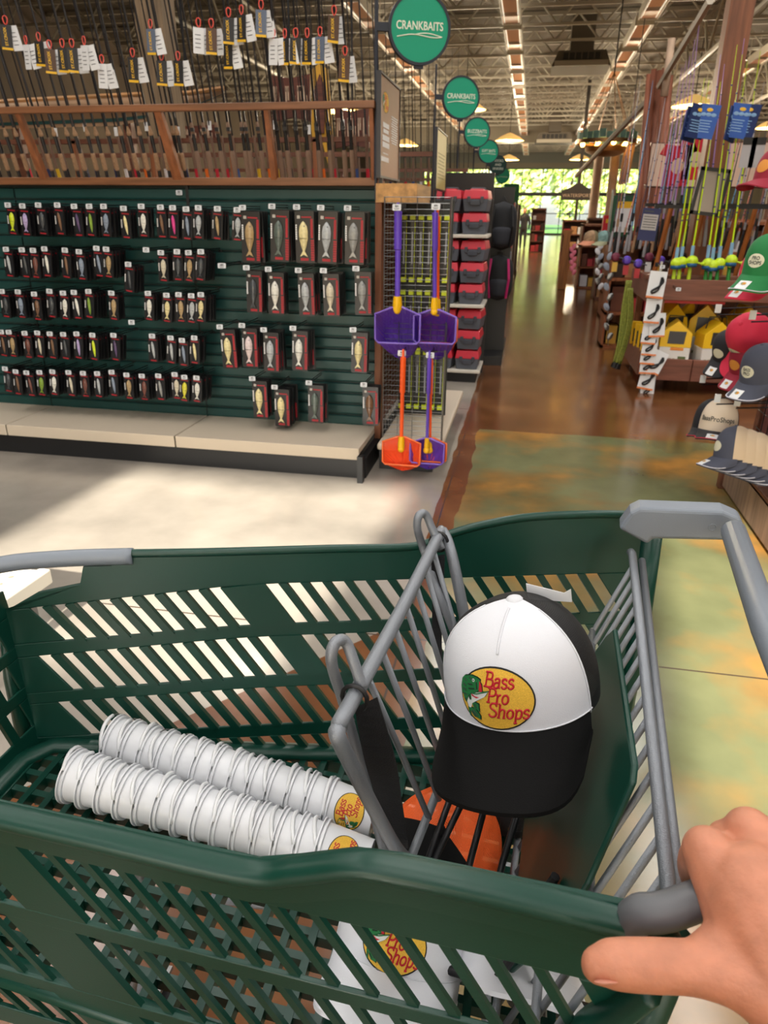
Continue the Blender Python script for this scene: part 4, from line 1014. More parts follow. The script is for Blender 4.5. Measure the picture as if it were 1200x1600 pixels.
for rn, pts, cl, cnt in big_rows:
    for i, ((x, y), c, n) in enumerate(zip(pts, cl, cnt)):
        P = at_y(300+x*.35, 300+y*.35, 4.28)
        hook(P, '%s price plate from the left on the %s row of big swimbait packs' % (nth(i), rn), 'peg hooks with white price plates', rnd.uniform(-3, 3))
        Q = P+V((.035, .03, -.02)); sc = 1.06 if rn == 'top' else .92
        t = thing('swimbait_pack', '%s swimbait in black and red pack, %s from left on the %s big row' % (c, nth(i), rn), 'lure pack', Q, 'big swimbait packs on the slatwall')
        t.scale = (sc*.93, 1, sc); t.rotation_euler = (0, rad(rnd.uniform(-1, 3)), 0)
        put('card', card_mesh(.118, .27, 'card_big'), t, loc=(0, 0, -.135))
        put('header_strip', blk('header_strip_big', [((.012, -.0006, -.032), (.062, .0016, .007))], RED), t); put('footer_strip', blk('footer_big', [((-.005, -.0006, -.252), (.05, .0016, .014))], RED), t)
        put('emblem', blk('emblem', [((-.036, -.0006, -.032), (.018, .0016, .016))], mat('pale_print', (190, 186, 180), .5)), t)
        put('red_panel', blk('red_panel', [((.044, -.0006, -.09), (.014, .0016, .10))]+[((.046, -.0006, -.153-k*.0125), (.02, .0016, .0095)) for k in range(9)], RED), t)['kind'] = 'stuff'
        put('brand_print', SIDE, t)['kind'] = 'stuff'
        o = put('lure', lure_mesh(.185, .056, c, False), t, loc=(-.006, -.008, -.145))
        for k in range(1, n):
            o = put('swimbait_pack', back_mesh(c, True), loc=Q+V((rnd.uniform(.0, .004)*k, k*.034, rnd.uniform(-.005, .005))))
            o.scale = (sc*.93, 1, sc); o.rotation_euler = (0, rad(rnd.uniform(-1, 3)), 0)
            tag(o, '%s pack back behind the %s swimbait, %s hook of the %s big row' % (nth(k), c, nth(i), rn), 'lure pack', 'big swimbait packs on the slatwall')
for x, y, l in ((137, 329, 'lone price plate on bare slatwall between the small and big packs'),):
    hook(at_y(300+x*.35, 300+y*.35, 4.28), l, 'peg hooks with white price plates')
o = tag(put('price_label', PLATE, loc=at_y(280, 301, 4.56)), 'white price label stuck on the green board under the wooden rail', 'label')

# ================================================================== RODS in the rack of run one
CORK = mat('cork', (160, 128, 98), .8, noise=.2, scale=120); EVA = mat('eva_grip', (132, 108, 92), .8); BLANK = mat('rod_blank', (30, 30, 34), .3)
GUN = mat('gunmetal', (90, 92, 98), .3, metal=.8)
LOOP = mat('coral_loop', (236, 92, 78), .5); TAGB = mat('tag_black', (32, 30, 30), .5); TAGBR = mat('tag_brown', (84, 58, 40), .5); TAGBL = mat('tag_blue_grey', (96, 108, 128), .5)
LEAN = -.27
def rod_meshes(kind, L):
    k = ('rod', kind, L)
    if k in TXT: return TXT[k]
    def q(z, dx=0): return V((dx, LEAN*z, z))
    bl = MB().tube([q(.30), q(1.0), q(L)], [.0075, .006, .0024], 6).mesh('blank', BLANK)
    gd = MB()
    for z in (.55, .75, .95, 1.12, 1.28, 1.42, 1.55, 1.68):
        if z < L: gd.tube([q(z)+V((0, -.012+.008*math.sin(a), .008*math.cos(a))) for a in np.linspace(0, 2*PI, 7)[:-1]], .0011, 4, closed=True)
    gm = gd.mesh('guide', GUN)
    if kind == 'cork':
        grip = MB().tube([q(.04), q(.05), q(.13), q(.14)], [.010, .0145, .0145, .011], 9).mesh('grip', CORK)
        fore = MB().tube([q(.235), q(.245), q(.27), q(.285)], [.013, .015, .008, .006], 9).mesh('fore_grip', CORK)
        seat = MB().tube([q(.13), q(.235)], [.0105, .0115], 8).mesh('reel_seat', BLACK); ex = (('butt', MB().tube([q(-.10), q(.045)], [.011, .011], 8).mesh('butt', BLACK)), ('winding_check', MB().tube([q(.285), q(.36)], [.0085, .006], 8).mesh('winding_check', BLACK)))
    else:
        grip = MB().tube([q(-.08), q(-.04), q(.13), q(.15)], [.012, .0145, .0155, .012], 9).mesh('grip', EVA)
        fore = MB().tube([q(.24), q(.25), q(.285), q(.30)], [.010, .0125, .011, .006], 9).mesh('fore_grip', EVA if kind == 'eva' else BLACK)
        seat = MB().tube([q(.14), q(.24)], [.0115, .010], 8).mesh('reel_seat', BLACK); ex = (('hook_keeper', MB().box(q(.26)+V((.006, -.014, 0)), (.022, .016, .02)).mesh('hook_keeper', BLACK)),)
    TXT[k] = (bl, gm, grip, fore, seat, ex); return TXT[k]
TG = {}
def tag_mesh(kind):
    if kind in TG: return TG[kind]
    def card(w_, h_, m, x, y, rz, strip=None):
        mb = MB(); R_ = Mx.Translation((x, y, 0)) @ Mx.Rotation(rz[1], 4, 'Z') @ Mx.Rotation(rz[0], 4, 'Y')
        mb.box((0, 0, -h_/2), (w_, .0015, h_))
        if strip: mb.cur = 1; mb.box((0, -.0006, -h_+.006), (w_, .002, .012))
        if m is WHITE:
            mb.cur = 1
            for k in range(4): mb.box((-.004, -.0008, -.035-k*.02), (w_*.5, .0012, .0035))
        mb.v = [tuple(R_ @ V(p)) for p in mb.v]; return mb, R_
    front = {'black': TAGB, 'brown': TAGBR, 'blue': TAGBL, 'white': WHITE}[kind]
    a, Ra = card(.06, .125, front, 0, 0, (rad(4), 0), kind != 'white'); b, Rb = card(.055, .125, WHITE, .028, .012, (rad(-10), rad(25)))
    TG[kind] = (a.mesh('swing_tag', [front, YEL if kind != 'white' else INK]), b.mesh('price_tag', [WHITE, INK]), Ra)
    return TG[kind]
LOOPM = MB().tube([V((.012*math.sin(a)*(1-.3*math.cos(a)), 0, -.02-.022*math.cos(a)+.022)) for a in np.linspace(0, 2*PI, 11)[:-1]], .0032, 5, closed=True).mesh('loop', LOOP)
def make_rod(x, y, kind, L, label, group):
    t = thing('fishing_rod', label, 'fishing rod', (x, y, 1.735), group)
    for nme, me in zip(('blank', 'guide', 'grip', 'fore_grip', 'reel_seat'), rod_meshes(kind, L)): put(nme, me, t)['kind'] = 'stuff' if nme == 'guide' else 'thing'
    for nme, me in rod_meshes(kind, L)[5]: put(nme, me, t)
    return t
def add_tag(t, z, kind, yaw):
    P = V((.0, LEAN*z-.012, z))
    a, b, Ra = tag_mesh(kind)
    lo = put('loop', LOOPM, t, loc=P); lo.rotation_euler = (0, 0, rad(yaw))
    o = put('swing_tag', a, t, loc=P+V((0, -.004, -.022))); o.rotation_euler = (0, 0, rad(yaw))
    if kind != 'white':
        letters('ST.CROIX', .021, YEL, o, Mx.Translation((-.008, -.0014, -.058)) @ axes((0, 0, 1), (-1, 0, 0), (0, -1, 0)), bold=.0005, ext=.0002)
    o = put('price_tag', b, t, loc=P+V((0, -.004, -.022))); o.rotation_euler = (0, 0, rad(yaw))
YR = YS+.035
taglist = [(8,32,'black'),(40,63,'white'),(60,58,'black'),(77,70,'brown'),(97,68,'black'),(112,68,'black'),(131,64,'white'),(159,93,'white'),(207,83,'black'),(235,38,'blue'),(252,88,'black'),(278,88,'black'),(310,36,'white'),(330,37,'brown'),(357,20,'black'),(377,16,'black'),(408,8,'blue'),(427,53,'white'),(445,53,'black'),(462,52,'black'),(480,52,'black'),(500,50,'blue'),(522,17,'brown'),(539,80,'brown'),(356,60,'black')]
rods = []
for (u, v, kd) in taglist:
    # solve for the height at which the leaning rod crosses this direction
    z = .7
    for _ in range(30):
        P = at_y(u, v, YR+LEAN*z-.012); z = P.z-1.735
    rods.append((P.x, z, kd))
rods.sort()
xs_ = [r[0] for r in rods]
fill = []
x = -3.62
while x < -1.0:
    if min(abs(x-q) for q in xs_) > .038: fill.append((x, None, None))
    x += .071
allr = sorted(rods+fill)
rnd = random.Random(5)
for i, (x, z, kd) in enumerate(allr):
    bay = 'cork' if x < -2.12 else ('eva' if x < -1.55 else 'dark')
    L = 1.75 if kd else rnd.choice((1.1, 1.45, 1.7))
    how = {'black': 'a black and yellow swing tag', 'brown': 'a brown and yellow swing tag', 'blue': 'a blue-grey swing tag', 'white': 'white paper tags', None: 'no tag'}[kd]
    t = make_rod(x, YR, bay, L, '%s rod from the left in the front rail, with %s' % (nth(i), how), 'fishing rods in the front wooden rail')
    if kd: add_tag(t, z, kd, rnd.uniform(-25, 25))
# rear rods of the same rack
BUTTC = [mat('butt_%d' % i, c, .6) for i, c in enumerate(((240, 120, 40), (40, 50, 90), (200, 40, 60), (230, 230, 230), (230, 190, 40), (30, 30, 34), (60, 90, 150)))]
bm_ = MB().tube([(0, 0, 0), (0, LEAN*.9, .9), (0, LEAN*1.6, 1.6)], [.006, .0045, .002], 5).mesh('blank', BLANK)
bt_ = [MB().tube([(0, .0, -.0), (0, LEAN*.10, .10)], [.014, .012], 8).mesh('butt', m) for m in BUTTC]
bh_ = MB().tube([(0, LEAN*.1, .10), (0, LEAN*.3, .30)], [.011, .009], 8).mesh('grip', EVA)
RTAG = MB().box((0, 0, 0), (.026, .002, .055)).mesh('price_tag', WHITE)
i = 0; x = -3.7
while x < -1.0:
    t = thing('fishing_rod', '%s rod from the left in the rear rail behind the front row' % nth(i), 'fishing rod', (x, YS+.68, 1.72), 'fishing rods in the rear wooden rail')
    put('blank', bm_, t); put('butt', rnd.choice(bt_), t); put('grip', bh_, t)
    if i % 3 == 1: put('price_tag', RTAG, t, loc=(.004, LEAN*.33-.012, .33+.03*(i % 2)))
    x += .078; i += 1
# boat hull stored beyond the rods
BO = mat('hull_tan', (176, 140, 108), .6, noise=.15, scale=3); TEAL = mat('hull_teal', (44, 84, 82), .5)
hull = thing('boat', 'tan wooden boat hull with teal stripe lying behind the rods at left', 'boat', at_y(150, 175, 8.8))
o0 = hull.location
top = [at_y(u, v, 8.8)-o0 for u, v in ((-60, 168), (60, 160), (200, 152), (300, 148), (352, 140))]; bot = [at_y(u, v, 8.8)-o0 for u, v in ((-60, 203), (60, 200), (180, 196), (270, 184), (346, 150))]
def hl(a, b):
    i = min(3, int(a*4)); f = a*4-i; p = top[i].lerp(top[i+1], f).lerp(bot[i].lerp(bot[i+1], f), b); return p+V((0, -.25*math.sin(PI*min(1, b+.25))*(1-a*.9), 0))
MB().grid(hl, 24, 8).obj('hull_side', BO, hull, smooth=True)
MB().grid(lambda a, b: hl(a, .74+.13*b)+V((0, -.012, 0)), 24, 2).obj('stripe', TEAL, hull, smooth=True)
MB().tube([p+V((0, -.17*(1-i*.2), .01)) for i, p in enumerate(top)], .025, 6).obj('gunwale', wood('gunwale', (190, 140, 90), .5), hull)
MB().span((-1.2, .05, -1.75), (-1.1, .15, -.1)).obj('cradle_leg', BRNW, hull); MB().span((.3, .05, -1.75), (.4, .15, -.1)).obj('cradle_leg', BRNW, hull)
# tall timber post beyond the rods, warm lit boards and carved boards
TIMB = wood('pale_timber', (124, 102, 76), .6, ax=2)
a = at_y(243, 60, 7.5)
struct('column_1', MB().span((a.x-.14, 7.4, 0), (a.x+.14, 7.68, ZC)), TIMB)
SIGNB = wood('carved_board', (96, 50, 36), .6, ax=0); CREAM = mat('cream_letter', (206, 176, 150), .6)
def carved(label, u0, v0, u1, v1, y, n):
    A = at_y(u0, v0, y); B = at_y(u1, v1, y); w_ = B.x-A.x; h_ = A.z-B.z
    t = thing('carved_sign', label, 'sign', ((A.x+B.x)/2, y, (A.z+B.z)/2))
    pts = [(-w_/2, -h_*.5), (0, -h_*.42), (w_/2, -h_*.5), (w_*.47, 0), (w_/2, h_*.5), (0, h_*.42), (-w_/2, h_*.5), (-w_*.47, 0)]
    MB().prism(pts, .05, Mx.Rotation(PI/2, 4, 'X')).obj('board', SIGNB, t)
    for k in range(n):
        x = -w_*.38+k*w_*.76/(n-1)
        MB().box((x-w_*.03, -.06, 0), (w_*.03, .03, h_*.5)).box((x+w_*.025, -.06, (-1)**k*h_*.1), (w_*.03, .03, h_*.3)).box((x, -.06, h_*.18*(-1)**k), (w_*.07, .03, h_*.1)).obj('raised_letter', CREAM, t)
    MB().tube([(0, -.02, h_*.4), (0, -.02, ZC-t.location.z)], .015, 5).obj('hanger', DKSTEEL, t)
carved('brown carved board with cream letters hanging behind the rods', 424, 118, 488, 190, 10.5, 6)
carved('lower brown carved board with cream letters, right of the yellow post', 524, 170, 578, 232, 10.5, 6)
carved('red-brown carved board seen low between the rods at left', 258, 196, 342, 224, 9.5, 6)
YT = mat('yellow_totem', (214, 160, 46), .6)
P = at_y(502, 170, 10.4)
t = thing('totem_post', 'yellow and brown carved totem hanging between the carved boards', 'totem', P)
MB().prism([(-.16, -.75), (-.05, -.8), (.0, -.3), (.12, -.75), (.18, -.7), (.12, .2), (.1, .45), (.0, .5), (-.12, .42), (-.1, .1)], .08, Mx.Rotation(PI/2, 4, 'X')).obj('body', YT, t)
MB().prism([(-.05, -.3), (.06, -.3), (.1, .2), (.02, .38), (-.06, .2)], .04, Mx.Translation((0, -.085, 0)) @ Mx.Rotation(PI/2, 4, 'X')).obj('core', SIGNB, t)
MB().tube([(0, 0, .45), (0, 0, ZC-P.z)], .015, 5).obj('hanger', DKSTEEL, t)
# ================================================================== ROUND AISLE SIGNS, POSTERS
SGREEN = mat('sign_green', (14, 158, 122), .45); SRIM = mat('sign_rim', (44, 48, 58), .4); CREAMW = mat('sign_cream', (232, 240, 222), .5)
def round_sign(x, y, z, word, label, col=None, lines=None, turn=22):
    t = thing('aisle_sign', label, 'sign', (x, y, z), 'round aisle signs'); t.rotation_euler = (0, 0, rad(turn))
    X = Mx.Rotation(PI/2, 4, 'X')
    MB().lathe([(.158, -.016), (.172, -.016), (.172, .016), (.158, .016)], 40, X, cap=False).obj('rim', SRIM, t, smooth=40)
    MB().lathe([(.0005, -.012), (.159, -.012), (.159, .012), (.0005, .012)], 40, X).obj('disc', col or SGREEN, t)
    MB().box((-.2, 0, 0), (.07, .02, .04)).tube([(-.235, 0, .25), (-.235, 0, -.85)], .009, 6).box((0, 0, -.178), (.05, .02, .016)).obj('bracket', SRIM, t)
    F = axes((1, 0, 0), (0, 0, 1), (0, -1, 0), (0, -.0135, .01))
    if word: letters(word, .055, CREAMW, t, F @ Mx.Diagonal((.80 if len(word) > 9 else .9, 1, 1, 1)), bold=.0008)
    if lines:
        for k, l in enumerate(lines): letters(l, .06, CREAMW, t, F @ Mx.Translation((0, .065-k*.07, 0)), bold=.001)
    else:
        c = [V((-.125+.25*i/20, -.0135, -.038+.007*math.sin(i/20*PI*2-.6)+.006*i/20)) for i in range(21)]
        d = [V((-.03+.155*i/14, -.0135, -.030+.009*math.sin(i/14*PI*1.2)+0)) for i in range(15)]
        MB().tube(c, .0028, 5).tube(d, .0024, 5).obj('swoosh', CREAMW, t)
round_sign(-.684, 4.50, 2.463, 'CRANKBAITS', 'large round green CRANKBAITS sign nearest, above the brown poster')
round_sign(*at_y(720, 153, 7.25), 'CRANKBAITS', 'second round green CRANKBAITS sign, above the yellow poster')
round_sign(*at_y(745, 207, 10.05), 'BUZZBAITS', 'third round green sign reading BUZZBAITS')
round_sign(*at_y(763, 237, 12.75), 'SOFT BAITS', 'fourth round green sign down the aisle, behind the BUZZBAITS one')
round_sign(*at_y(778, 258, 15.45), None, 'dark round sign with three lines of lettering down the aisle', mat('sign_dark', (30, 74, 66), .5), ['HOOKS', 'AND', 'SINKERS'])
round_sign(*at_y(785, 274, 18.15), None, 'last round green sign, below the dark one')
POSTB = mat('poster_brown', (150, 112, 84), .5, noise=.12, scale=2); POSTF = mat('poster_frame', (46, 46, 50), .45)
def side_poster(x, y0, y1, z0, z1, label, m, brown=True):
    t = thing('poster_stand', label, 'poster', (x, y0, z0)); h = z1-z0; w_ = y1-y0
    MB().box((0, w_/2, h/2), (.012, w_, h)).obj('poster', m, t)
    MB().span((-.012, -.012, -.012), (.012, 0, h+.012)).span((-.012, w_, -.012), (.012, w_+.012, h+.012)).span((-.012, 0, -.012), (.012, w_, 0)).span((-.012, 0, h), (.012, w_, h+.012)).obj('frame', POSTF, t)
    A = axes((0, 1, 0), (0, 0, 1), (1, 0, 0), (.0065, 0, 0))
    if brown:
        logo_flat('emblem', .07, t, A @ Mx.Translation((w_*.26, h*.76, 0)) @ Mx.Diagonal((1.3, 1, .1, 1)))
        mb = MB()
        for (u, v, a, b) in ((.28, .53, .30, .05), (.28, .47, .26, .04), (.28, .40, .34, .055), (.28, .33, .34, .055), (.26, .24, .26, .012), (.24, .18, .38, .05)):
            mb.box(A @ V((w_*u, h*v, .0005)), (.001, w_*a, h*b))
        for k in range(12): mb.box(A @ V((w_*.72, h*(.66-k*.025), .0005)), (.001, w_*.34*(1-.2*(k % 3 == 2)), h*.011))
        mb.obj('print', WHITE, t)
    else:
        mb = MB()
        for k in range(8): mb.box(A @ V((w_*.5, h*(.62-k*.06), .0005)), (.001, w_*(.7-.1*(k % 3)), h*.014))
        mb.obj('print', mat('poster_olive', (150, 140, 70), .6), t)
    MB().span((-.01, .05, -.14), (.01, .07, -.01)).obj('foot', POSTF, t); MB().span((-.01, w_-.07, -.14), (.01, w_-.05, -.01)).obj('foot', POSTF, t)
side_poster(-.875, 4.36, 4.97, 1.74, 2.24, 'brown poster with yellow oval badge on the end of the rod rack', POSTB)
side_poster(-.80, 6.3, 7.0, 1.73, 2.16, 'pale yellow poster on the second rack end', mat('poster_yellow', (214, 200, 128), .5), False)
tag(MB().span((-.90, 4.40, 1.60), (-.66, 5.0, 1.70)).obj('end_ledge', wood('ledge_wood', (186, 140, 84), .5, ax=1)), 'light wooden ledge below the brown poster on the rack end', 'ledge')
tag(MB().tube([(-.905, 4.42, 1.72), (-.905, 4.42, 3.4)], .011, 8).obj('sign_pole', SRIM), 'thin dark pole rising at the rack end beside the brown poster', 'pole')
# ================================================================== WIRE END RACK WITH NETS
rack = thing('wire_rack', 'steel wire grid rack at the end of the green slatwall, nets hooked on it', 'rack', (-.65, 4.6, 0))
RI = Mx.Translation(-rack.location)
def rput(mb, name, m, **k):
    mb.v = [tuple(RI @ V(p)) for p in mb.v]; return mb.obj(name, m, rack, **k)
mb = MB().tube([(-.84, 4.36, .17), (-.84, 4.36, 1.63)], .004, 6).tube([(-.455, 4.36, .17), (-.455, 4.36, 1.63)], .007, 6)
for z in np.arange(.22, 1.64, .032): mb.tube([(-.84, 4.36, z), (-.455, 4.36, z)], .0018, 4, caps=False)
for x in (-.745, -.65, -.55): mb.tube([(x, 4.363, .17), (x, 4.363, 1.63)], .0024, 4, caps=False)
rput(mb, 'front_grid', STEEL)
mb = MB()
for z in np.arange(.2, 1.64, .032): mb.tube([(-.84, 4.36, z), (-.84, 5.4, z)], .0018, 4, caps=False)
for y in np.arange(4.36, 5.4, .1): mb.tube([(-.84, y, .2), (-.84, y, 1.63)], .0022, 4, caps=False)
rput(mb, 'side_grid', STEEL)
rput(MB().span((-.85, 4.22, .15), (-.44, 5.8, .195)), 'base_deck', BEIGE, bevel=.015, seg=3)
rput(MB().span((-.85, 4.3, 0), (-.5, 5.6, .15)), 'kick_plate', KICK)
CHART = mat('chartreuse_plastic', (206, 224, 44), .4)
pk = None
for r, (z, rn) in enumerate(((1.53, 'top'), (1.06, 'middle'), (.66, 'lower'))):
    for c in range(6):
        x = -.82+c*.056
        if pk is None:
            t = pk = thing('kit_pack', '', 'tackle pack', group='black hanging packs with chartreuse ends behind the wire grid')
            MB().box((0, 0, -.2), (.026, .012, .34)).obj('strip', CARD, t)
            MB().box((0, 0, -.012), (.034, .03, .03)).obj('head', CHART, t); MB().box((0, 0, -.40), (.034, .03, .03)).obj('foot', CHART, t); MB().tube([(.014, 0, -.03), (.014, 0, -.39)], .003, 5).obj('rod', CHART, t)
            MB().box((0, -.0065, -.2), (.01, .002, .2)).obj('print', mat('grey_print', (150, 156, 164), .5), t)
        else: t = dup(pk)
        t['label'] = '%s black pack with chartreuse ends from left, %s row behind the wire grid' % (nth(c), rn); t.location = (x, 4.95, z)
rput(MB().span((-.84, 4.97, .2), (-.5, 4.98, 1.62)), 'back_board', mat('back_board', (40, 44, 44), .6))
# nets
PURP = mat('purple_plastic', (96, 66, 190), .4); ORNG = mat('orange_plastic', (250, 92, 24), .4); YELP = mat('yellow_plastic', (240, 186, 10), .4)
def netm(n, c): 
    m = net_mat('net_'+n, c, (70, 44), .66); return m
PNET, ONET2 = netm('purple', (92, 50, 176)), netm('orange', (255, 84, 24))
CLP = mat('hoop_purple', (140, 110, 220), .2, alpha=.75); CLO = mat('hoop_orange', (255, 120, 60), .2, alpha=.8)
def fish_net(label, u, v0, v1, uc, vc, hw, hm, nm, cm, y, grip_r=.016, dep=.13, sag=.12):
    A = at_y(u, v0, y); B = at_y(uc, v1, y); C_ = at_y(uc, vc, y)
    t = thing('landing_net', label, 'net', A, "children's dip nets on the wire rack"); o = A
    mid = (B-A)*.42
    MB().tube([(0, 0, 0), mid*.98, mid, (B-A)], [grip_r, grip_r, grip_r*.72, grip_r*.7], 12).obj('handle', hm, t, smooth=50)
    q = B-o; w_ = hw; h_ = hw*.82; c0 = C_-o
    MB().tube([q+V((0, 0, .025)), q+V((0, 0, -.03)), q+V((0, 0, -.055))], [grip_r*1.05, grip_r*1.3, grip_r*1.1], 12).sph(q+V((0, -.004, -.055)), .021, 12, 8).obj('collar', YELP, t, smooth=50)
    hx = [V((-.2*w_, 0, h_)), V((.2*w_, 0, h_)), V((w_, 0, h_*.62)), V((w_, 0, -h_*.72)), V((w_*.86, 0, -h_*.9)), V((-w_*.86, 0, -h_*.9)), V((-w_, 0, -h_*.72)), V((-w_, 0, h_*.62))]
    hx = [c0+p for p in hx]
    MB().tube(hx, .0065, 8, closed=True).obj('hoop', cm, t, smooth=True)
    ring = []
    for i in range(40):
        s_ = i/40*8; a = int(s_); ring.append(hx[a].lerp(hx[(a+1) % 8], s_-a))
    ap = c0+V((.0, dep, -h_*.9-sag))
    def bag(a, b):
        i = a*40; p = ring[int(i) % 40]; 
        r = p.lerp(ap, b**1.15); r += V((0, dep*.75*math.sin(PI*b), -sag*.35*math.sin(PI*b)*(1 if p.z < c0.z else .2)))
        r += V((math.sin(i*1.3)*.006*b, math.sin(i*2.1)*.008*b, 0)); return r
    MB().grid(bag, 40, 12, True).obj('bag', nm, t, smooth=True)
    MB().box((0, -.0, .02), (.01, .03, .05)).obj('hang_loop', hm, t)
    return t
fish_net('purple dip net with thick purple handle, upper left of the wire rack', 622, 330, 470, 621, 510, .135, PURP, PNET, CLP, 4.24, .022)
fish_net('purple dip net with slim purple handle, upper right of the wire rack', 680, 332, 472, 679, 512, .125, PURP, PNET, CLP, 4.26, .017)
fish_net('orange dip net with orange handle, lower left of the wire rack', 630, 558, 688, 627, 706, .118, ORNG, ONET2, CLO, 4.13, .017, dep=.045, sag=.05)
fish_net('purple dip net with slim handle, lower right of the wire rack', 671, 560, 690, 667, 706, .105, PURP, PNET, CLP, 4.16, .013, dep=.04, sag=.05)
fish_net('orange dip net mostly hidden behind the upper right purple net', 684, 338, 474, 684, 514, .115, ORNG, ONET2, CLO, 4.33, .014, sag=.1)
fish_net('orange dip net mostly hidden behind the lower right purple net', 674, 563, 690, 672, 704, .10, ORNG, ONET2, CLO, 4.19, .011, dep=.02, sag=.04)
for u, v, l in ((620, 324, 'upper left purple net'), (681, 323, 'upper right purple net'), (628, 552, 'lower orange net'), (672, 555, 'lower right purple net')):
    hook(at_y(u, v, 4.16), 'wide price plate above the %s' % l, 'price plates above the nets').scale = (1.15, .7, 1.15)
# sun-lit perforated shelf base standing on the floor beyond the trolley's front
A = at_z(80, 893, .22)
t = thing('perforated_base', 'white perforated shelf base on the sunny floor beyond the front of the trolley', 'shelf', A)
d1 = (at_z(0, 948, .22)-A).normalized(); d2 = V((-d1.y, d1.x, 0)) if V((-d1.y, d1.x, 0)).y > 0 else V((d1.y, -d1.x, 0))
PW2 = mat('white_metal', (232, 228, 214), .4)
M_ = axes(d1, d2, (0, 0, 1)) if d1.cross(d2).z > 0 else axes(d2, d1, (0, 0, 1)); sw_ = d1.cross(d2).z > 0
bx = lambda a, b: MB().span(a if sw_ else (a[1], a[0], a[2]), b if sw_ else (b[1], b[0], b[2]))
for nm, mb, m in (('deck', bx((0, .06, -.03), (1.1, .5, 0)), PW2), ('front_lip', bx((0, 0, -.05), (1.1, .05, .012)), PW2), ('kick', bx((.02, .08, -.22), (1.05, .48, -.03)), mat('plinth_grey', (120, 116, 112), .6))):
    mb.v = [tuple(M_ @ V(p)) for p in mb.v]; mb.obj(nm, m, t, bevel=.006)
mb = MB()
for i in range(16):
    for j in range(5):
        a, b = .08+i*.06+(j % 2)*.03, .12+j*.075
        mb.lathe([(.012, .0004), (.008, .0009)], 8, Mx.Translation(M_ @ V((a, b, 0) if sw_ else (b, a, 0))))
mb.obj('perforation', mat('hole_shade', (150, 140, 124), .7), t)['kind'] = 'stuff'

# ================================================================== TACKLE BOXES ON RUN TWO
TRED = mat('box_red', (206, 36, 58), .4); TGRY = mat('box_grey', (92, 98, 110), .45); TDK = mat('box_latch', (70, 74, 84), .4); SHW = mat('shelf_white', (222, 216, 204), .5)
su = thing('shelf_unit', 'white shelving at the second rack end carrying red and grey tackle boxes', 'shelf', (-.62, 7.25, 0))
for z in (1.365, .745, .125): MB().span((-.24, -.29, z-.03), (.24, .25, z)).obj('shelf', SHW, su, bevel=.006)
MB().span((-.24, .25, 0), (.24, .29, 1.9)).obj('back_panel', BLACK, su); MB().span((-.2, -.25, 0), (.2, .2, .09)).obj('kick_plate', KICK, su)
MB().span((-.26, -.2, .1), (-.245, .25, 1.7)).obj('side_panel', BLACK, su)
tb = thing('tackle_box', '', 'tackle box', group='red and grey tackle boxes')
mb = MB(); mb.add([(-.10, -.17, 0), (.10, -.17, 0), (.10, .12, 0), (-.10, .12, 0), (-.115, -.185, .105), (.115, -.185, .105), (.115, .135, .105), (-.115, .135, .105)], [(0, 3, 2, 1), (4, 5, 6, 7), (0, 1, 5, 4), (1, 2, 6, 5), (2, 3, 7, 6), (3, 0, 4, 7)]); mb.obj('tub', TGRY, tb, bevel=.006)
mb = MB(); mb.add([(-.118, -.19, .105), (.118, -.19, .105), (.118, .14, .105), (-.118, .14, .105), (-.105, -.165, .178), (.105, -.165, .178), (.105, .12, .178), (-.105, .12, .178)], [(0, 3, 2, 1), (4, 5, 6, 7), (0, 1, 5, 4), (1, 2, 6, 5), (2, 3, 7, 6), (3, 0, 4, 7)]); mb.box((0, -.02, .183), (.12, .2, .012)); mb.obj('lid', TRED, tb, bevel=.006)
MB().box((0, -.185, .07), (.09, .02, .035)).box((.06, -.19, .10), (.03, .014, .05)).box((-.06, -.19, .10), (.03, .014, .05)).obj('latch', TDK, tb, bevel=.003)
MB().tube([(-.07, 0, .18), (-.06, 0, .198), (.06, 0, .198), (.07, 0, .18)], .007, 6).obj('handle', TDK, tb)
first = True
for ci, x in enumerate((-.755, -.505)):
    for z0, n, sh in ((1.366, 2, 'top'), (.746, 3, 'middle'), (.126, 3, 'bottom')):
        for k in range(n):
            o = tb if first else dup(tb); first = False
            o.location = (x+((k*7+ci*3) % 3-1)*.006, 7.18, z0+k*.193); o.rotation_euler = (0, 0, rad(((k*5+ci*2) % 3-1)*2-3))
            pos = ('upper', 'lower')[1-k] if n == 2 else ('lowest', 'middle', 'topmost')[k]
            o['label'] = '%s red and grey tackle box of the %s column on the %s shelf' % (pos, ('left', 'right')[ci], sh)
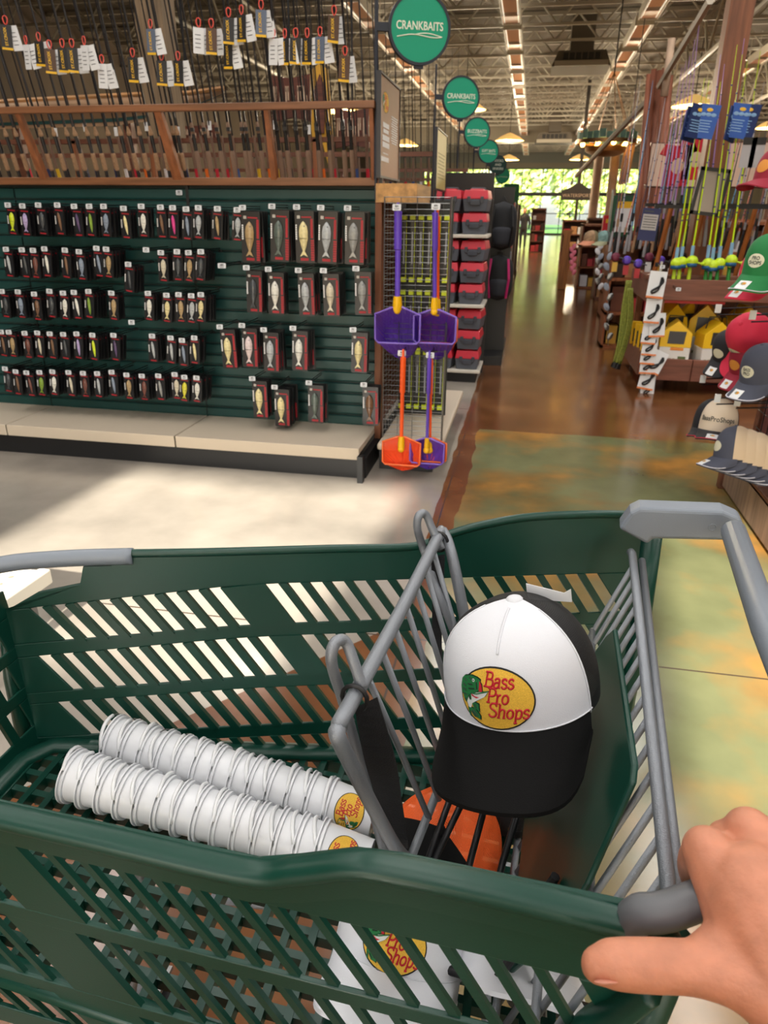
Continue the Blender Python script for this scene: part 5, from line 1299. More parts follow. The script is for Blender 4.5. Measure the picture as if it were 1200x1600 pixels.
# ================================================================== FURTHER RUNS
for i, y in enumerate((7.3, 10.0, 12.7, 15.4, 18.1, 20.8, 23.5)):
    t = thing('display_run', '%s long display run beyond the green slatwall, dark boards with wooden top rail' % nth(i), 'display stand', (-2.9, y, 0))
    if i == 0: MB().span((-2.5, .0, 0), (2.0, .9, 1.69)).obj('carcass', mat('run_dark', (36, 40, 40), .6), t)
    else: MB().span((-2.5, 0, 0), (2.1, .8, 1.6)).obj('carcass', MATS['run_dark'], t)
    MB().span((-2.5, -.02, 1.6), (2.06, .02, 1.66)).obj('lower_rail', BRNW, t); MB().span((-2.5, -.12, 2.02), (2.06, -.08, 2.06)).obj('upper_rail', BRNW, t)
    for x in (-2.0, -.8, .4, 1.6, 2.0): MB().span((x, -.1, 1.66), (x+.04, -.06, 2.02)).obj('rail_post', BRNW, t)
for j in range(3):
    y = (7.45, 10.1, 12.8)[j]; n = (24, 14, 10)[j]
    for i in range(n):
        r = thing('fishing_rod', '%s rod from the right on the %s run' % (nth(i), ('second', 'third', 'fourth')[j]), 'fishing rod', (-1.0-i*.075, y, 1.72), 'fishing rods on the further runs')
        put('blank', bm_, r); put('butt', bt_[(i*3+j) % 7], r); put('grip', bh_, r)
# end-of-run goods: hanging cards
CC = [mat('goods_%d' % i, c, .5) for i, c in enumerate(((196, 60, 66), (70, 106, 168), (222, 222, 226), (40, 42, 48), (90, 150, 90), (214, 170, 70), (150, 160, 176), (120, 70, 50)))]
gp_ = {}
for m in range(len(CC)):
    mb = MB().box((0, 0, -.07), (.10, .02, .15)); mb.cur = 1; mb.box((0, -.011, -.04), (.07, .003, .04)); mb.cur = 2; mb.box((.0, -.011, -.105), (.06, .004, .05))
    gp_[m] = mb.mesh('hanging_pack', [CC[m], CC[(m+2) % 8], CC[(m+3) % 8]])
rnd = random.Random(2)
for e, (y, x0) in enumerate(((10.0, -.78), (12.7, -.76), (15.4, -.75), (18.1, -.74), (20.8, -.72))):
    t = thing('end_display', '%s end-of-run panel down the left side of the aisle' % nth(e), 'display stand', (x0, y, 0))
    MB().span((-.02, -.25, .1), (.38, -.22, 1.75)).span((.38, -.25, .1), (.4, .7, 1.75)).span((-.02, -.3, 0), (.42, .8, .12)).obj('panel', mat('panel_brown', (92, 72, 58), .6), t)
    for r in range(7):
        for c in range(4 if e < 3 else 3):
            o = put('hanging_pack', gp_[rnd.choice((1, 2, 2, 0, 3, 6, 5))], loc=(x0+.04+c*.105, y-.28, 1.72-r*.22))
            tag(o, '%s pack in the %s row of the %s end panel' % (nth(c), nth(r), nth(e)), 'hanging pack', 'goods on the end panels')
def backpack(P, label, c2):
    t = thing('backpack', label, 'backpack', P, 'black backpacks on the rack end')
    mb = MB(); mb.grid(lambda a, b: V((.15*math.cos(2*PI*a)*(1-abs(2*b-1)**4)**.5*(1 if True else 0), .1*math.sin(2*PI*a)*(1-abs(2*b-1)**4)**.5, .48*(b-.5))), 20, 14, True); mb.obj('body', mat('backpack_cloth', (26, 28, 32), .8), t, smooth=True)
    MB().grid(lambda a, b: V((.11*math.cos(2*PI*a)*(1-abs(2*b-1)**4)**.5, -.06+.08*math.sin(2*PI*a)*(1-abs(2*b-1)**4)**.5, -.1+.22*(b-.5))), 16, 10, True).obj('pocket', mat('pocket_cloth', (40, 42, 50), .8), t, smooth=True)
    MB().tube([(-.09, -.1, .2), (-.11, -.14, 0), (-.09, -.1, -.2)], .014, 6).tube([(.09, -.1, .2), (.11, -.14, 0), (.09, -.1, -.2)], .014, 6).obj('strap', c2, t)
    MB().tube([(-.03, 0, .24), (0, 0, .29), (.03, 0, .24)], .008, 6).obj('grab_loop', BLACK, t)
backpack((-.30, 8.1, 1.42), 'upper black backpack hanging beside the tackle boxes', BLACK)
backpack((-.30, 8.15, .90), 'lower black backpack with pink straps beside the tackle boxes', mat('pink_strap', (190, 40, 110), .6))
MB_ = MB().span((-.48, 7.9, 0), (-.2, 9.2, .1)).span((-.46, 8.28, .1), (-.2, 8.31, 1.8)).obj('backpack_rack', BLACK); tag(MB_, 'low black rack behind the hanging backpacks', 'rack')
tag(MB().span((-.72, 19.0, 1.4), (-.36, 19.06, 2.2)).span((-.72, 19.0, 0), (-.68, 19.06, 1.4)).span((-.40, 19.0, 0), (-.36, 19.06, 1.4)).obj('green_board', mat('board_green', (40, 110, 70), .6)), 'green notice board on legs at the left of the far aisle', 'board')
# ================================================================== FAR END OF THE AISLE
def person_far(x, y):
    t = thing('person', 'person in dark clothes walking far down the aisle before the windows', 'person', (x, y, 0))
    mb = MB()
    def l(p, r): mb.tube(p, r, 8); mb.sph(p[0], r[0], 8, 6); mb.sph(p[-1], r[-1], 8, 6)
    l([(-.09, .05, .09), (-.1, .02, .48), (-.09, 0, .9)], [.05, .065, .09]); l([(.1, -.12, .09), (.1, -.06, .48), (.09, 0, .9)], [.05, .065, .09])
    l([(0, 0, .92), (0, 0, 1.15), (0, 0, 1.38)], [.15, .15, .17]); l([(-.2, 0, 1.4), (-.26, .04, 1.12), (-.22, -.1, .88)], [.06, .05, .04]); l([(.2, 0, 1.4), (.26, .0, 1.12), (.24, .1, .88)], [.06, .05, .04]); l([(0, 0, 1.4), (0, -.02, 1.52)], [.06, .055])
    mb.sph((-.09, -.03, .04), (.05, .13, .04)); mb.sph((.1, -.17, .04), (.05, .13, .04))
    o = mb.obj('body', mat('dark_clothes', (26, 26, 30), .8), t); m = o.modifiers.new('r', 'REMESH'); m.mode = 'VOXEL'; m.voxel_size = .025; m.use_smooth_shade = True
    MB().sph((0, -.02, 1.64), (.085, .1, .12), 12, 8).sph((0, -.125, 1.63), (.015, .02, .02), 6, 5).obj('head', SKIN, t, smooth=True); MB().sph((0, .015, 1.68), (.092, .1, .10), 12, 8).obj('hair', BLACK, t, smooth=True)
person_far(-.35, 36)
def shelf_stack(name, label, x, y, w_, d, h, n, m, goods):
    short = ' '.join(label.split(',')[0].split()[:7])
    t = thing(name, label, 'display stand', (x, y, 0))
    MB().span((-w_/2, d/2-.03, 0), (w_/2, d/2, h)).span((-w_/2, -d/2, 0), (-w_/2+.03, d/2, h)).span((w_/2-.03, -d/2, 0), (w_/2, d/2, h)).obj('frame', m, t)
    for k in range(n+1): MB().span((-w_/2, -d/2, h*k/n*.96), (w_/2, d/2, h*k/n*.96+.035)).obj('shelf', m, t)
    r = random.Random(int(x*10+y*7))
    k2 = 0
    for k in range(n):
        q = -w_/2+.06
        while q < w_/2-.12:
            ww = r.uniform(.10, .24); hh = r.uniform(.35, .8)*h/n*.9
            o = MB().box((0, 0, hh/2), (ww*.9, d*.5, hh)).box((0, -d*.26, hh*.6), (ww*.6, .01, hh*.3)).obj('box', r.choice(goods), loc=(x+q+ww/2, y, h*k/n*.96+.036))
            tag(o, '%s box on the %s shelf of the %s' % (nth(k2 % 20), nth(k), short), 'box', 'boxed goods on the '+short); q += ww+.01; k2 += 1
WD = [CC[7], mat('goods_tan', (178, 130, 86), .6), mat('goods_dk', (60, 42, 34), .6), CC[2], CC[0]]
shelf_stack('shelf_stand', 'brown chest of shelves at the end of the aisle, before the windows', .27, 33, .6, .5, 1.75, 4, BRNW, WD)
shelf_stack('shelf_stand', 'wooden shelf with red boxes on the right of the aisle', 1.75, 15.2, .9, .6, 1.25, 3, BRNW, [CC[0], WD[1], CC[2]])
shelf_stack('shelf_stand', 'dark tall shelf in the middle distance, right of the aisle', 1.95, 21, 1.0, .6, 1.45, 3, BRNW, WD)
shelf_stack('shelf_stand', 'far tall shelf with pale goods, behind the dark tall shelf', 1.5, 27, .9, .6, 1.35, 3, BRNW, WD+[CC[2]])
shelf_stack('shelf_stand', 'low shelf at the left of the far aisle', -.85, 27.2, .6, .6, 1.5, 4, BRNW, WD)
for k, (x, l) in enumerate(((1.45, 'left'), (1.75, 'middle'), (2.05, 'right'))):
    t = thing('red_carton', '%s of three red cartons standing on the shelf right of the aisle' % l, 'box', (x, 15.1, 1.245), 'red cartons')
    MB().box((0, 0, .14), (.24, .2, .28)).obj('carton', mat('carton_red', (214, 30, 44), .45), t); MB().box((0, -.102, .18), (.15, .003, .07)).obj('print', YEL, t)
# timber trunks and posts
PALE = mat('pale_trunk', (206, 176, 150), .7, noise=.2, scale=4)
for (u0, v0, u1, v1, y, r, l) in ((936, 250, 918, 372, 22, .14, 'pale straight timber post left of its twin, under the copper lamp'), (962, 238, 944, 372, 19, .12, 'pale crooked trunk post right of the straight one')):
    a, b = at_y(u0, v0, y), at_y(u1, v1, y); b = a+(b-a)*(a.z/(a.z-b.z))
    top = a+(a-b).normalized()*.5
    tag(MB().tube([b, b.lerp(a, .4)+V((.05, 0, 0)), a, top], [r, r*.85, r*.9, r*.7], 10).obj('trunk_post', PALE, smooth=True), l, 'post')
RBR = wood('red_brown_pole', (150, 92, 70), .5, ax=2)
for k, (u, vt, y, r) in enumerate(((1014, 116, 12.3, .04), (1022, 108, 12.6, .045), (1030, 110, 12.9, .05), (1039, 106, 12.5, .045), (1047, 118, 12.1, .05))):
    a = at_y(u, vt, y); b = at_y(u-8, 330, y)
    tag(MB().tube([V((b.x, y, 0)), V((a.x, y, a.z))], [r, r*.9], 10).obj('timber_pole', RBR, smooth=True), '%s from the left of five red-brown timber poles bundled behind the rods' % nth(k), 'pole', 'bundled timber poles')
a = at_y(1048, 180, 12)
tag(MB().tube([at_y(1038, 150, 12), at_y(1050, 60, 12)], .05, 8).obj('steel_brace', PALE, smooth=True), 'pale steel elbow rising from the timber poles to the roof', 'brace')
tag(MB().tube([at_y(1030, 135, 12.4), at_y(1110, 0, 9.5)], .045, 6).tube([at_y(1018, 150, 12.6), at_y(900, 275, 20)], .05, 6).obj('steel_brace', mat('brace_pale', (196, 186, 168), .6)), 'long sloping pale steel brace crossing behind the rods', 'brace')
# copper ring lamp
CU = mat('copper', (150, 110, 70), .35, metal=.8); VERD = mat('verdigris', (120, 160, 146), .7, noise=.25, scale=8); BULB = mat('lamp_bulb', (255, 190, 90), .4, emit=30)
t = thing('ring_chandelier', 'round copper and verdigris chandelier glowing over the aisle', 'chandelier', (1.46, 18, 2.7))
MB().lathe([(.0005, 0), (.25, .02), (.42, .10), (.44, .2), (.40, .2), (.3, .1)], 28).obj('bowl', CU, t, smooth=40)
MB().lathe([(.60, .27), (.66, .25), (.66, .33), (.60, .33)], 28, cap=False).obj('ring', CU, t, smooth=40)
mb = MB()
for i in range(28):
    a = 2*PI*i/28; mb.box((.62*math.cos(a), .62*math.sin(a), .40+.03*math.sin(i*2.3)), (.13, .02, .16), Mx.Rotation(a+PI/2, 3, 'Z'))
mb.obj('crest', VERD, t)
for a in (-2.0, -1.35, -.7, .6, 1.9, 3.1):
    MB().sph((.5*math.cos(a), .5*math.sin(a), .25), .05, 10, 7).obj('bulb', BULB, t, smooth=True)
    MB().tube([(.62*math.cos(a), .62*math.sin(a), .3), (0, 0, 1.6)], .01, 5).tube([(.44*math.cos(a), .44*math.sin(a), .18), (.62*math.cos(a), .62*math.sin(a), .28)], .012, 5).obj('rod', CU, t)
MB().tube([(0, 0, 1.6), (0, 0, 3.6)], .015, 6).obj('chain', DKSTEEL, t)
l = bpy.data.lights.new('chandelier_lamp', 'POINT'); l.energy = 12; l.color = (1, .75, .45); l.shadow_soft_size = .25
lo = bpy.data.objects.new('chandelier_lamp', l); COL.objects.link(lo); lo.location = (1.46, 17.6, 3.05)
# hanging sign far down
t = thing('hanging_sign', 'dark shield-topped sign with pale lettering hanging before the far windows', 'sign', at_y(903, 303, 30))
MB().prism([(-.62, -.22), (.62, -.22), (.62, .1), (.3, .22), (.1, .36), (-.1, .36), (-.3, .22), (-.62, .1)], .08, Mx.Rotation(PI/2, 4, 'X')).obj('board', mat('sign_bronze', (52, 44, 38), .6), t)
MB().span((-.06, -.06, .3), (.06, 0, 3.7)).span((-.05, -.06, -1.2), (.05, 0, -.2)).obj('post', MATS['sign_bronze'], t)
letters('WATERSPORTS', .165, CREAM, t, axes((1, 0, 0), (0, 0, 1), (0, -1, 0), (0, -.09, -.06)))
t = thing('hanging_banner', 'pale wooden pennant board hanging right of the copper lamp', 'sign', at_y(978, 258, 18.5))
MB().prism([(-.12, -.42), (.1, -.36), (.14, .42), (-.08, .42)], .04, Mx.Rotation(PI/2, 4, 'X')).obj('board', wood('pennant', (206, 156, 100), .5, ax=2), t); MB().tube([(0, -.02, .42), (0, -.02, 3)], .01, 5).obj('cord', DKSTEEL, t)
# ================================================================== RIGHT SIDE: BIN TROLLEY WITH ROD RACK
BINW = wood('bin_wood', (120, 72, 56), .45, ax=0)
bt = thing('bin_cart', 'reddish wooden bin trolley on casters, rod rack above yellow buckets', 'display stand', (1.6, 7.4, 0))
BI = Mx.Translation(-bt.location)
def bput(mb, name, m, **k):
    mb.v = [tuple(BI @ V(p)) for p in mb.v]; return mb.obj(name, m, bt, **k)
X0, X1, Y0, Y1 = 1.08, 2.5, 6.95, 8.35
bput(MB().span((X0+.12, Y0, .12), (1.56, Y0+.04, .32)), 'front_plank', BINW, bevel=.006); bput(MB().span((1.565, Y0, .12), (X1, Y0+.04, .32)), 'front_plank', BINW, bevel=.006)
bput(MB().span((X0+.1, Y0, .84), (X1, Y0+.04, 1.02)), 'upper_plank', BINW, bevel=.006)
bput(MB().span((X0+.02, Y0+.1, .14), (X0+.06, Y1, .36)), 'side_plank', BINW, bevel=.006)
bput(MB().span((X0+.02, Y0+.1, .80), (X0+.06, Y1, 1.02)), 'side_plank', BINW, bevel=.006)
bput(MB().span((X0+.05, Y0+.04, .21), (X1, Y1, .25)), 'tray', BRNW); bput(MB().span((X0+.05, Y0+.04, .96), (X1, Y1, .99)), 'upper_tray', BRNW)
for x, y in ((X0+.1, Y0+.05), (X1-.08, Y0+.05), (X0+.1, Y1-.08), (X1-.08, Y1-.08), (1.68, Y0+.9)): bput(MB().span((x, y, .12), (x+.06, y+.06, 1.0)), 'corner_post', PW)
for x, y in ((X0+.07, Y0+.02), (X0+.14, Y1-.1), (X1-.1, Y0+.06), (X1-.1, Y1-.1)):
    MB().lathe([(.01, -.015), (.05, -.015), (.05, .015), (.01, .015)], 14, BI @ Mx.Translation((x, y, .052)) @ Mx.Rotation(PI/2, 4, 'Y')).box(BI @ V((x, y, .11)), (.06, .05, .03)).obj('caster', mat('caster_grey', (90, 92, 94), .5), bt)
bput(MB().span((X0+.2, Y0+.95, .2), (X1, Y0+.98, .85)), 'back_board', mat('bin_back_brown', (120, 78, 58), .6))  # back board in one plain brown
# rod rack frame above
RW = wood('rack_wood', (150, 86, 36), .45, ax=2)
bput(MB().span((X0, 7.28, 1.60), (X1, 7.32, 1.63)), 'upper_rail', DKSTEEL); bput(MB().span((X0, 7.9, 1.62), (X1, 7.94, 1.65)), 'upper_rail', DKSTEEL)
bput(MB().span((X0, 7.24, .99), (X1, 7.40, 1.03)), 'rod_tray', BRNW)
for i in range(9):
    x = 1.18+i*.145
    m2 = MB(); m2.tube([(x, 7.45, 1.0), (x+.07, 7.45, 1.62)], .022, 4); bput(m2, 'slat', RW)
# yellow bait buckets
YB = mat('bucket_yellow', (244, 196, 30), .4); WB = mat('bucket_white', (226, 224, 220), .45); DKP = mat('bucket_panel', (48, 48, 52), .4)
yb = thing('bait_bucket', '', 'bucket', group='yellow and white bait buckets')
MB().prism([(-.14, -.12), (.14, -.12), (.15, .0), (.14, .12), (-.14, .12), (-.15, 0)], .17).obj('white_base', WB, yb, bevel=.006)
mb = MB(); lo_ = [(-.142, -.122), (.142, -.122), (.142, .122), (-.142, .122)]
mb.add([(x, y, .17) for x, y in lo_]+[(x, y, .29) for x, y in lo_]+[(0, -.12, .40), (0, .12, .40)], [(0, 1, 5, 4), (1, 2, 6, 5), (2, 3, 7, 6), (3, 0, 4, 7), (4, 5, 8), (6, 7, 9), (5, 6, 9, 8), (7, 4, 8, 9)]); mb.obj('yellow_top', YB, yb, bevel=.006)
MB().prism([(-.075, .20), (.075, .20), (.085, .31), (-.07, .31)], .004, Mx.Translation((0, -.122, 0)) @ Mx.Rotation(PI/2, 4, 'X')).obj('window', DKP, yb)
MB().box((.02, -.1215, .155), (.12, .004, .025)).obj('orange_label', mat('label_orange', (230, 140, 50), .5), yb)
mb = MB()
for k in range(4): mb.box((-.10+k*.035, -.1215, .06), (.018, .004, .02))
mb.box((.075, -.1215, .06), (.07, .004, .06)); mb.obj('print', mat('print_olive', (90, 104, 60), .6), yb)
MB().tube([(-.1, 0, .33), (-.08, 0, .43), (.08, 0, .43), (.1, 0, .33)], .006, 6).obj('handle', BLACK, yb)
bl_ = [((1.40, 7.09, .252), -6, 'front left yellow bucket with dark window and olive print'), ((1.745, 7.10, .252), 8, 'front middle yellow bucket beside the hanging red cap'), ((2.08, 7.10, .252), 0, 'front yellow bucket behind the red cap'), ((1.38, 7.42, .252), 20, 'yellow bucket second from the front at the left'), ((1.72, 7.45, .252), -15, 'yellow bucket standing behind the middle front one'), ((2.05, 7.45, .252), 10, 'yellow bucket at the back near the corner post'), ((1.55, 7.70, .252), 30, 'dim yellow bucket farthest back in the bin')]
for i, (p, a, l) in enumerate(bl_):
    o = yb if i == 0 else dup(yb); o.location = p; o.rotation_euler = (0, 0, rad(a)); o['label'] = l; o.scale = (.95, .95, 1.02 if i < 3 else 1.3)
for k in range(4):
    t = thing('yellow_tool_pack', '%s small yellow pack from the front on the left side of the bin' % nth(k), 'pack', (1.16-k*.012, 7.15+k*.16, .45), 'small yellow packs at the bin side')
    MB().box((0, 0, 0), (.09, .05, .22)).obj('body', YB, t, bevel=.004); MB().box((-.01, -.027, -.02), (.04, .004, .13)).obj('panel', DKP, t)
MBr = thing('red_tray', 'bright red tray on the shelf above the yellow buckets', 'tray', (1.55, 7.5, .80))
MB().span((-.3, -.1, -.03), (.3, .1, .0)).obj('base', mat('bright_red', (226, 24, 40), .4), MBr); MB().span((-.3, -.12, -.03), (.3, -.1, .05)).obj('front_lip', MATS['bright_red'], MBr)
# strip of white cards with black clips
OBAND = mat('card_orange', (226, 128, 66), .5); cdm = None
PK = [(1026, 445, 4, 1.08), (1020, 486, 2, 1), (1027, 508, -3, 1), (1015, 520, 3, .95), (1016, 538, 2, .95), (1013, 552, 1, .95), (1012, 567, 0, .95), (1026, 566, 22, 1), (1012, 590, 8, 1.05), (1012, 605, 0, .9)]
for i, (u, v, r, sc) in enumerate(PK):
    P = at_y(u, v, 6.86-.004*i if i < 2 else 6.86+.006*i)
    t = thing('clip_card', '%s white card with black clip from the top of the hanging strip' % nth(i), 'hanging card', P, 'white carded clips on a strip')
    t.rotation_euler = (rad(-8), rad(r), 0); t.scale = (sc, sc, sc)
    MB().box((0, 0, 0), (.135, .006, .21)).obj('card', WHITE, t); MB().box((0, -.001, -.098), (.136, .007, .016)).obj('orange_band', OBAND, t)
    MB().tube(catmull([(.03, -.01, .06), (.045, -.01, .03), (.02, -.01, -.01), (-.03, -.01, -.05), (-.02, -.01, -.065), (.02, -.01, -.03), (.03, -.01, .06)], 4), .009, 6).obj('clip', BLACK, t); 
tag(MB().box(at_y(1020, 500, 6.9), (.02, .005, 1.0)).obj('merchandise_strip', STEEL), 'thin grey strip that carries the white clip cards', 'strip')
hook(at_y(1035, 417, 6.7), 'price plate above the strip of white clip cards', 'price plates on the bin trolley'); hook(at_y(1060, 452, 6.7), 'price plate on the upper plank of the bin trolley', 'price plates on the bin trolley'); hook(at_y(1137, 584, 6.7), 'price plate on the lower plank near the red cap brim', 'price plates on the bin trolley')
# olive ropes
OLV = mat('olive_rope', (126, 134, 52), .7, noise=.3, scale=60)
for k, (pts, l) in enumerate((([(983, 438), (976, 480), (970, 530), (962, 566)], 'left hank of olive cord hanging from the bin trolley side'), ([(984, 450), (985, 490), (978, 530), (966, 568)], 'right hank of olive cord hanging from the bin trolley side'))):
    t = thing('cord_hank', l, 'cord', at_y(*pts[0], 7.3), 'olive cord hanks'); o = t.location
    for s_ in (-.018, 0, .018):
        MB().tube(catmull([at_y(u, v, 7.3)-o+V((s_, s_*.4, 0)) for u, v in pts], 5), .013, 6).obj('strand', OLV, t, smooth=True)
    MB().tube([at_y(*pts[-1], 7.3)-o, at_y(*pts[-1], 7.3)-o+V((-.01, 0, -.05))], [.03, .035], 8).obj('end_knot', BLACK, t)
# ---- bright rods standing in the rack
LIME = mat('lime_rod', (196, 226, 36), .4); PURR = mat('purple_rod', (166, 130, 190), .4); NAVY = mat('navy_band', (40, 60, 110), .5); GRN = mat('grip_green', (52, 150, 60), .5); BLUP = mat('reel_blue', (30, 92, 140), .4); CLB = mat('blue_label', (130, 170, 210), .4)
GRIPC = [BLACK, CORK, BLACK, mat('grip_grey', (150, 148, 152), .6)]
def colour_rod(u0, v0, u1, v1, y, label, m, reel):
    a, b = at_y(u0, v0, y), at_y(u1, v1, y-.0); d = (b-a); L = d.length
    t = thing('coloured_rod', label, 'fishing rod', a, 'bright rods in the right-hand rack')
    MB().tube([d*.06, d*.5, d], [.0085, .006, .002], 6).obj('blank', m, t)
    mb = MB()
    for f in (.30, .33, .47, .60, .72, .84): mb.tube([d*f, d*(f+.006)], .0095 if f < .5 else .007, 6)
    mb.obj('wrap', NAVY, t)['kind'] = 'stuff'
    if reel:
        MB().sph(d*.075+V((0, -.05, -.0)), (.052, .05, .048), 16, 10).obj('reel_cap', LIME, t, smooth=True)
        MB().lathe([(.047, -.02), (.05, -.0), (.044, .02)], 16, Mx.Translation(d*.075+V((0, -.05, -.028)))).obj('reel_body', BLUP, t, smooth=True)
        dd = d.normalized()
        MB().tube([d*.06, d*.06-dd*.06+V((.0, -.02, 0)), d*.06-dd*.16+V((0, -.035, 0)), d*.06-dd*.22+V((-.01, -.03, 0))], [.014, .016, .019, .012], 8).obj('grip', GRN if reel == 2 else LIME, t, smooth=True)
        MB().tube([d*.10, d*.16], .016, 8).obj('label_sleeve', CLB, t)
        MB().tube([d*.075+V((.04, -.05, -.01)), d*.075+V((.085, -.06, -.02))], .008, 6).sph(d*.075+V((.09, -.06, -.02)), .016, 8, 6).obj('crank', LIME, t)
    else:
        MB().tube([d*.0, d*.05, d*.16], [.014, .017, .011], 8).obj('grip', GRIPC[len(label) % 4], t); MB().tube([d*.19, d*.24], .013, 8).obj('fore_grip', GRIPC[(len(label)+1) % 4], t)
RODS = [(1052, 432, 1101, 122, LIME, 1), (1060, 430, 1108, 125, LIME, 1), (1076, 428, 1126, 128, LIME, 1), (1101, 436, 1152, 70, LIME, 2), (1108, 438, 1160, 85, LIME, 2), (1119, 434, 1168, 95, LIME, 2), (1137, 430, 1188, 80, LIME, 2)]
for i, (a, b, c, d, m, r) in enumerate(RODS): colour_rod(a, b, c, d, 7.16+.01*(i % 2), '%s lime rod from the left, round lime reel at its foot' % nth(i), m, r)
RODP = [(1018, 380, 1066, 105), (1030, 385, 1072, 95), (1038, 380, 1078, 88), (1046, 385, 1086, 60), (1058, 380, 1092, 40), (1092, 385, 1126, 85), (1100, 385, 1132, 100), (1120, 385, 1163, 60)]
for i, (a, b, c, d) in enumerate(RODP): colour_rod(a, b, c, d, 7.5, '%s slim purple rod from the left, behind the lime ones' % nth(i), PURR, 0)
DKR = [mat('rod_tone_%d' % i, c, .4) for i, c in enumerate(((96, 70, 78), (150, 100, 90), (180, 180, 190), (200, 120, 110), (60, 60, 70), (110, 160, 200)))]
rnd = random.Random(9)
for i in range(42):
    u = 952+i*5.9; vt = rnd.uniform(120, 260)
    colour_rod(u, 395+rnd.uniform(-8, 8), u+46*(u-560)/500, vt, 8.05, '%s thin rod from the left in the rear row of the right-hand rack' % nth(i), DKR[i % 6], 0)
# reels and boxed goods standing in the rear row
for i in range(13):
    P = at_y(962+i*17.5, 402+(i % 3)*5, 7.75)
    t = thing('reel_pack', '%s reel from the left in the rack behind the lime rods' % nth(i), 'reel', P, 'reels behind the lime rods')
    c = rnd.choice((BLACK, BLACK, GUN, PURP, mat('reel_maroon', (110, 30, 60), .5), CREAM))
    MB().lathe([(.01, -.03), (.04, -.03), (.045, 0), (.03, .035), (.012, .04)], 12, Mx.Rotation(PI/2, 4, 'X')).obj('spool', c, t, smooth=40)
    MB().box((0, 0, -.09), (.05, .04, .09)).obj('label', rnd.choice((WHITE, CC[0], CC[5], CC[2])), t); MB().tube([(.03, -.03, 0), (.08, -.04, -.01)], .007, 6).obj('crank', GUN, t)
# blue header cards
BLU = mat('header_blue', (30, 84, 170), .45); BLU2 = mat('header_navy', (24, 44, 96), .45)
for i, (u, v, l) in enumerate(((1079, 195, 'left blue pack hanging among the lime rods'), (1089, 190, 'half hidden blue pack between its two neighbours'), (1104, 190, 'right blue pack of the left bunch, turned to the front'), (1144, 195, 'narrow blue pack at the left edge of the right bunch'), (1155, 189, 'large blue pack in front of the right bunch'), (1167, 190, 'blue pack at the right edge of the right bunch'))):
    t = thing('blue_pack', l, 'hanging pack', at_y(u, v, 7.05+.03*(i % 3 == 0)), 'blue packs on the lime rods'); t.rotation_euler = (0, rad(8), rad((40, 20, -8, 50, -5, -30)[i]))
    MB().box((0, 0, 0), (.16, .012, .25)).obj('pack', BLU if i in (2, 4) else BLU2, t)
    mb = MB().sph((0, -.007, .085), (.025, .002, .014), 10, 5); mb.obj('emblem', YEL, t)
    mb = MB()
    for k in range(3): mb.sph((-.04+k*.04, -.007, .05), (.022, .002, .014), 8, 5)
    for k in range(5): mb.box((-.01, -.0065, .005-k*.02), (.1-.02*(k % 2), .002, .007))
    mb.obj('print', CLB, t)
t = thing('countertop_mirror', 'small framed mirror in black frame on the rod rack rail', 'mirror', at_y(1110, 300, 7.2)); t.rotation_euler = (0, rad(6), 0)
MB().span((-.13, -.01, -.19), (-.10, .02, .19)).span((.10, -.01, -.19), (.13, .02, .19)).span((-.13, -.01, -.19), (.13, .02, -.16)).span((-.13, -.01, .16), (.13, .02, .19)).obj('frame', BLACK, t); MB().span((-.10, .0, -.16), (.10, .008, .16)).obj('glass', mat('mirror', (128, 124, 124), .3, metal=.7), t)
t = thing('info_card', 'navy and pale information card on the end of the rod rack', 'card', at_y(1014, 351, 7.15)); t.rotation_euler = (0, rad(4), 0)
MB().box((0, 0, 0), (.155, .01, .27)).obj('card', mat('card_navy', (26, 36, 84), .5), t); MB().box((0, -.005, .02), (.13, .004, .13)).obj('pale_panel', mat('card_pale', (176, 172, 170), .5), t)
mb = MB()
for k in range(5): mb.box((0, -.0075, .065-k*.022), (.11, .002, .006))
mb.box((-.02, -.006, .108), (.08, .002, .012)); mb.obj('print', INK, t)
for k, (u, v) in enumerate(((1168, 243), (1182, 243))):
    t = thing('spec_card', '%s grey specification card hanging right of the lime rods' % ('left', 'right')[k], 'card', at_y(u, v, 6.6), 'grey specification cards')
    MB().box((0, 0, 0), (.10, .006, .17)).obj('card', mat('spec_grey', (170, 168, 172), .6), t); MB().box((0, -.002, .10), (.10, .008, .05)).obj('black_header', BLACK, t)
# red T-shirts / red signs behind
for u, v, l in ((1057, 260, 'red garment with pale round print behind the purple rods'), (1086, 250, 'second red garment partly behind the lime rods')):
    t = thing('red_shirt', l, 'shirt', at_y(u, v, 9.2), 'red shirts'); MB().prism([(-.13, -.2), (.13, -.2), (.13, .1), (.2, .12), (.15, .22), (.05, .2), (-.05, .2), (-.15, .22), (-.2, .12), (-.13, .1)], .06, Mx.Rotation(PI/2, 4, 'X')).obj('body', mat('shirt_red', (190, 26, 46), .8), t); MB().sph((0, -.061, 0), (.07, .003, .08), 12, 6).obj('print', CREAM, t)
    MB().tube([(0, -.03, .2), (0, -.03, .5)], .006, 5).obj('hanger', DKSTEEL, t)
bp = thing('display_board', 'pale beige board high behind the bright rods', 'board', at_y(1120, 258, 10.8))
for k in range(4):
    MB().box((-.62+k*.44, 0, 0), (.42, .05, .5)).obj('panel', mat('beige_board', (206, 178, 158), .7), bp)
MB().span((-.85, .03, -.27), (1.0, .08, -.22)).span((-.85, .03, .22), (1.0, .08, .27)).obj('batten', BRNW, bp); MB().span((-.6, .04, -bp.location.z), (-.52, .1, .25)).obj('upright', BRNW, bp); MB().span((.7, .04, -bp.location.z), (.78, .1, .25)).obj('upright', BRNW, bp)
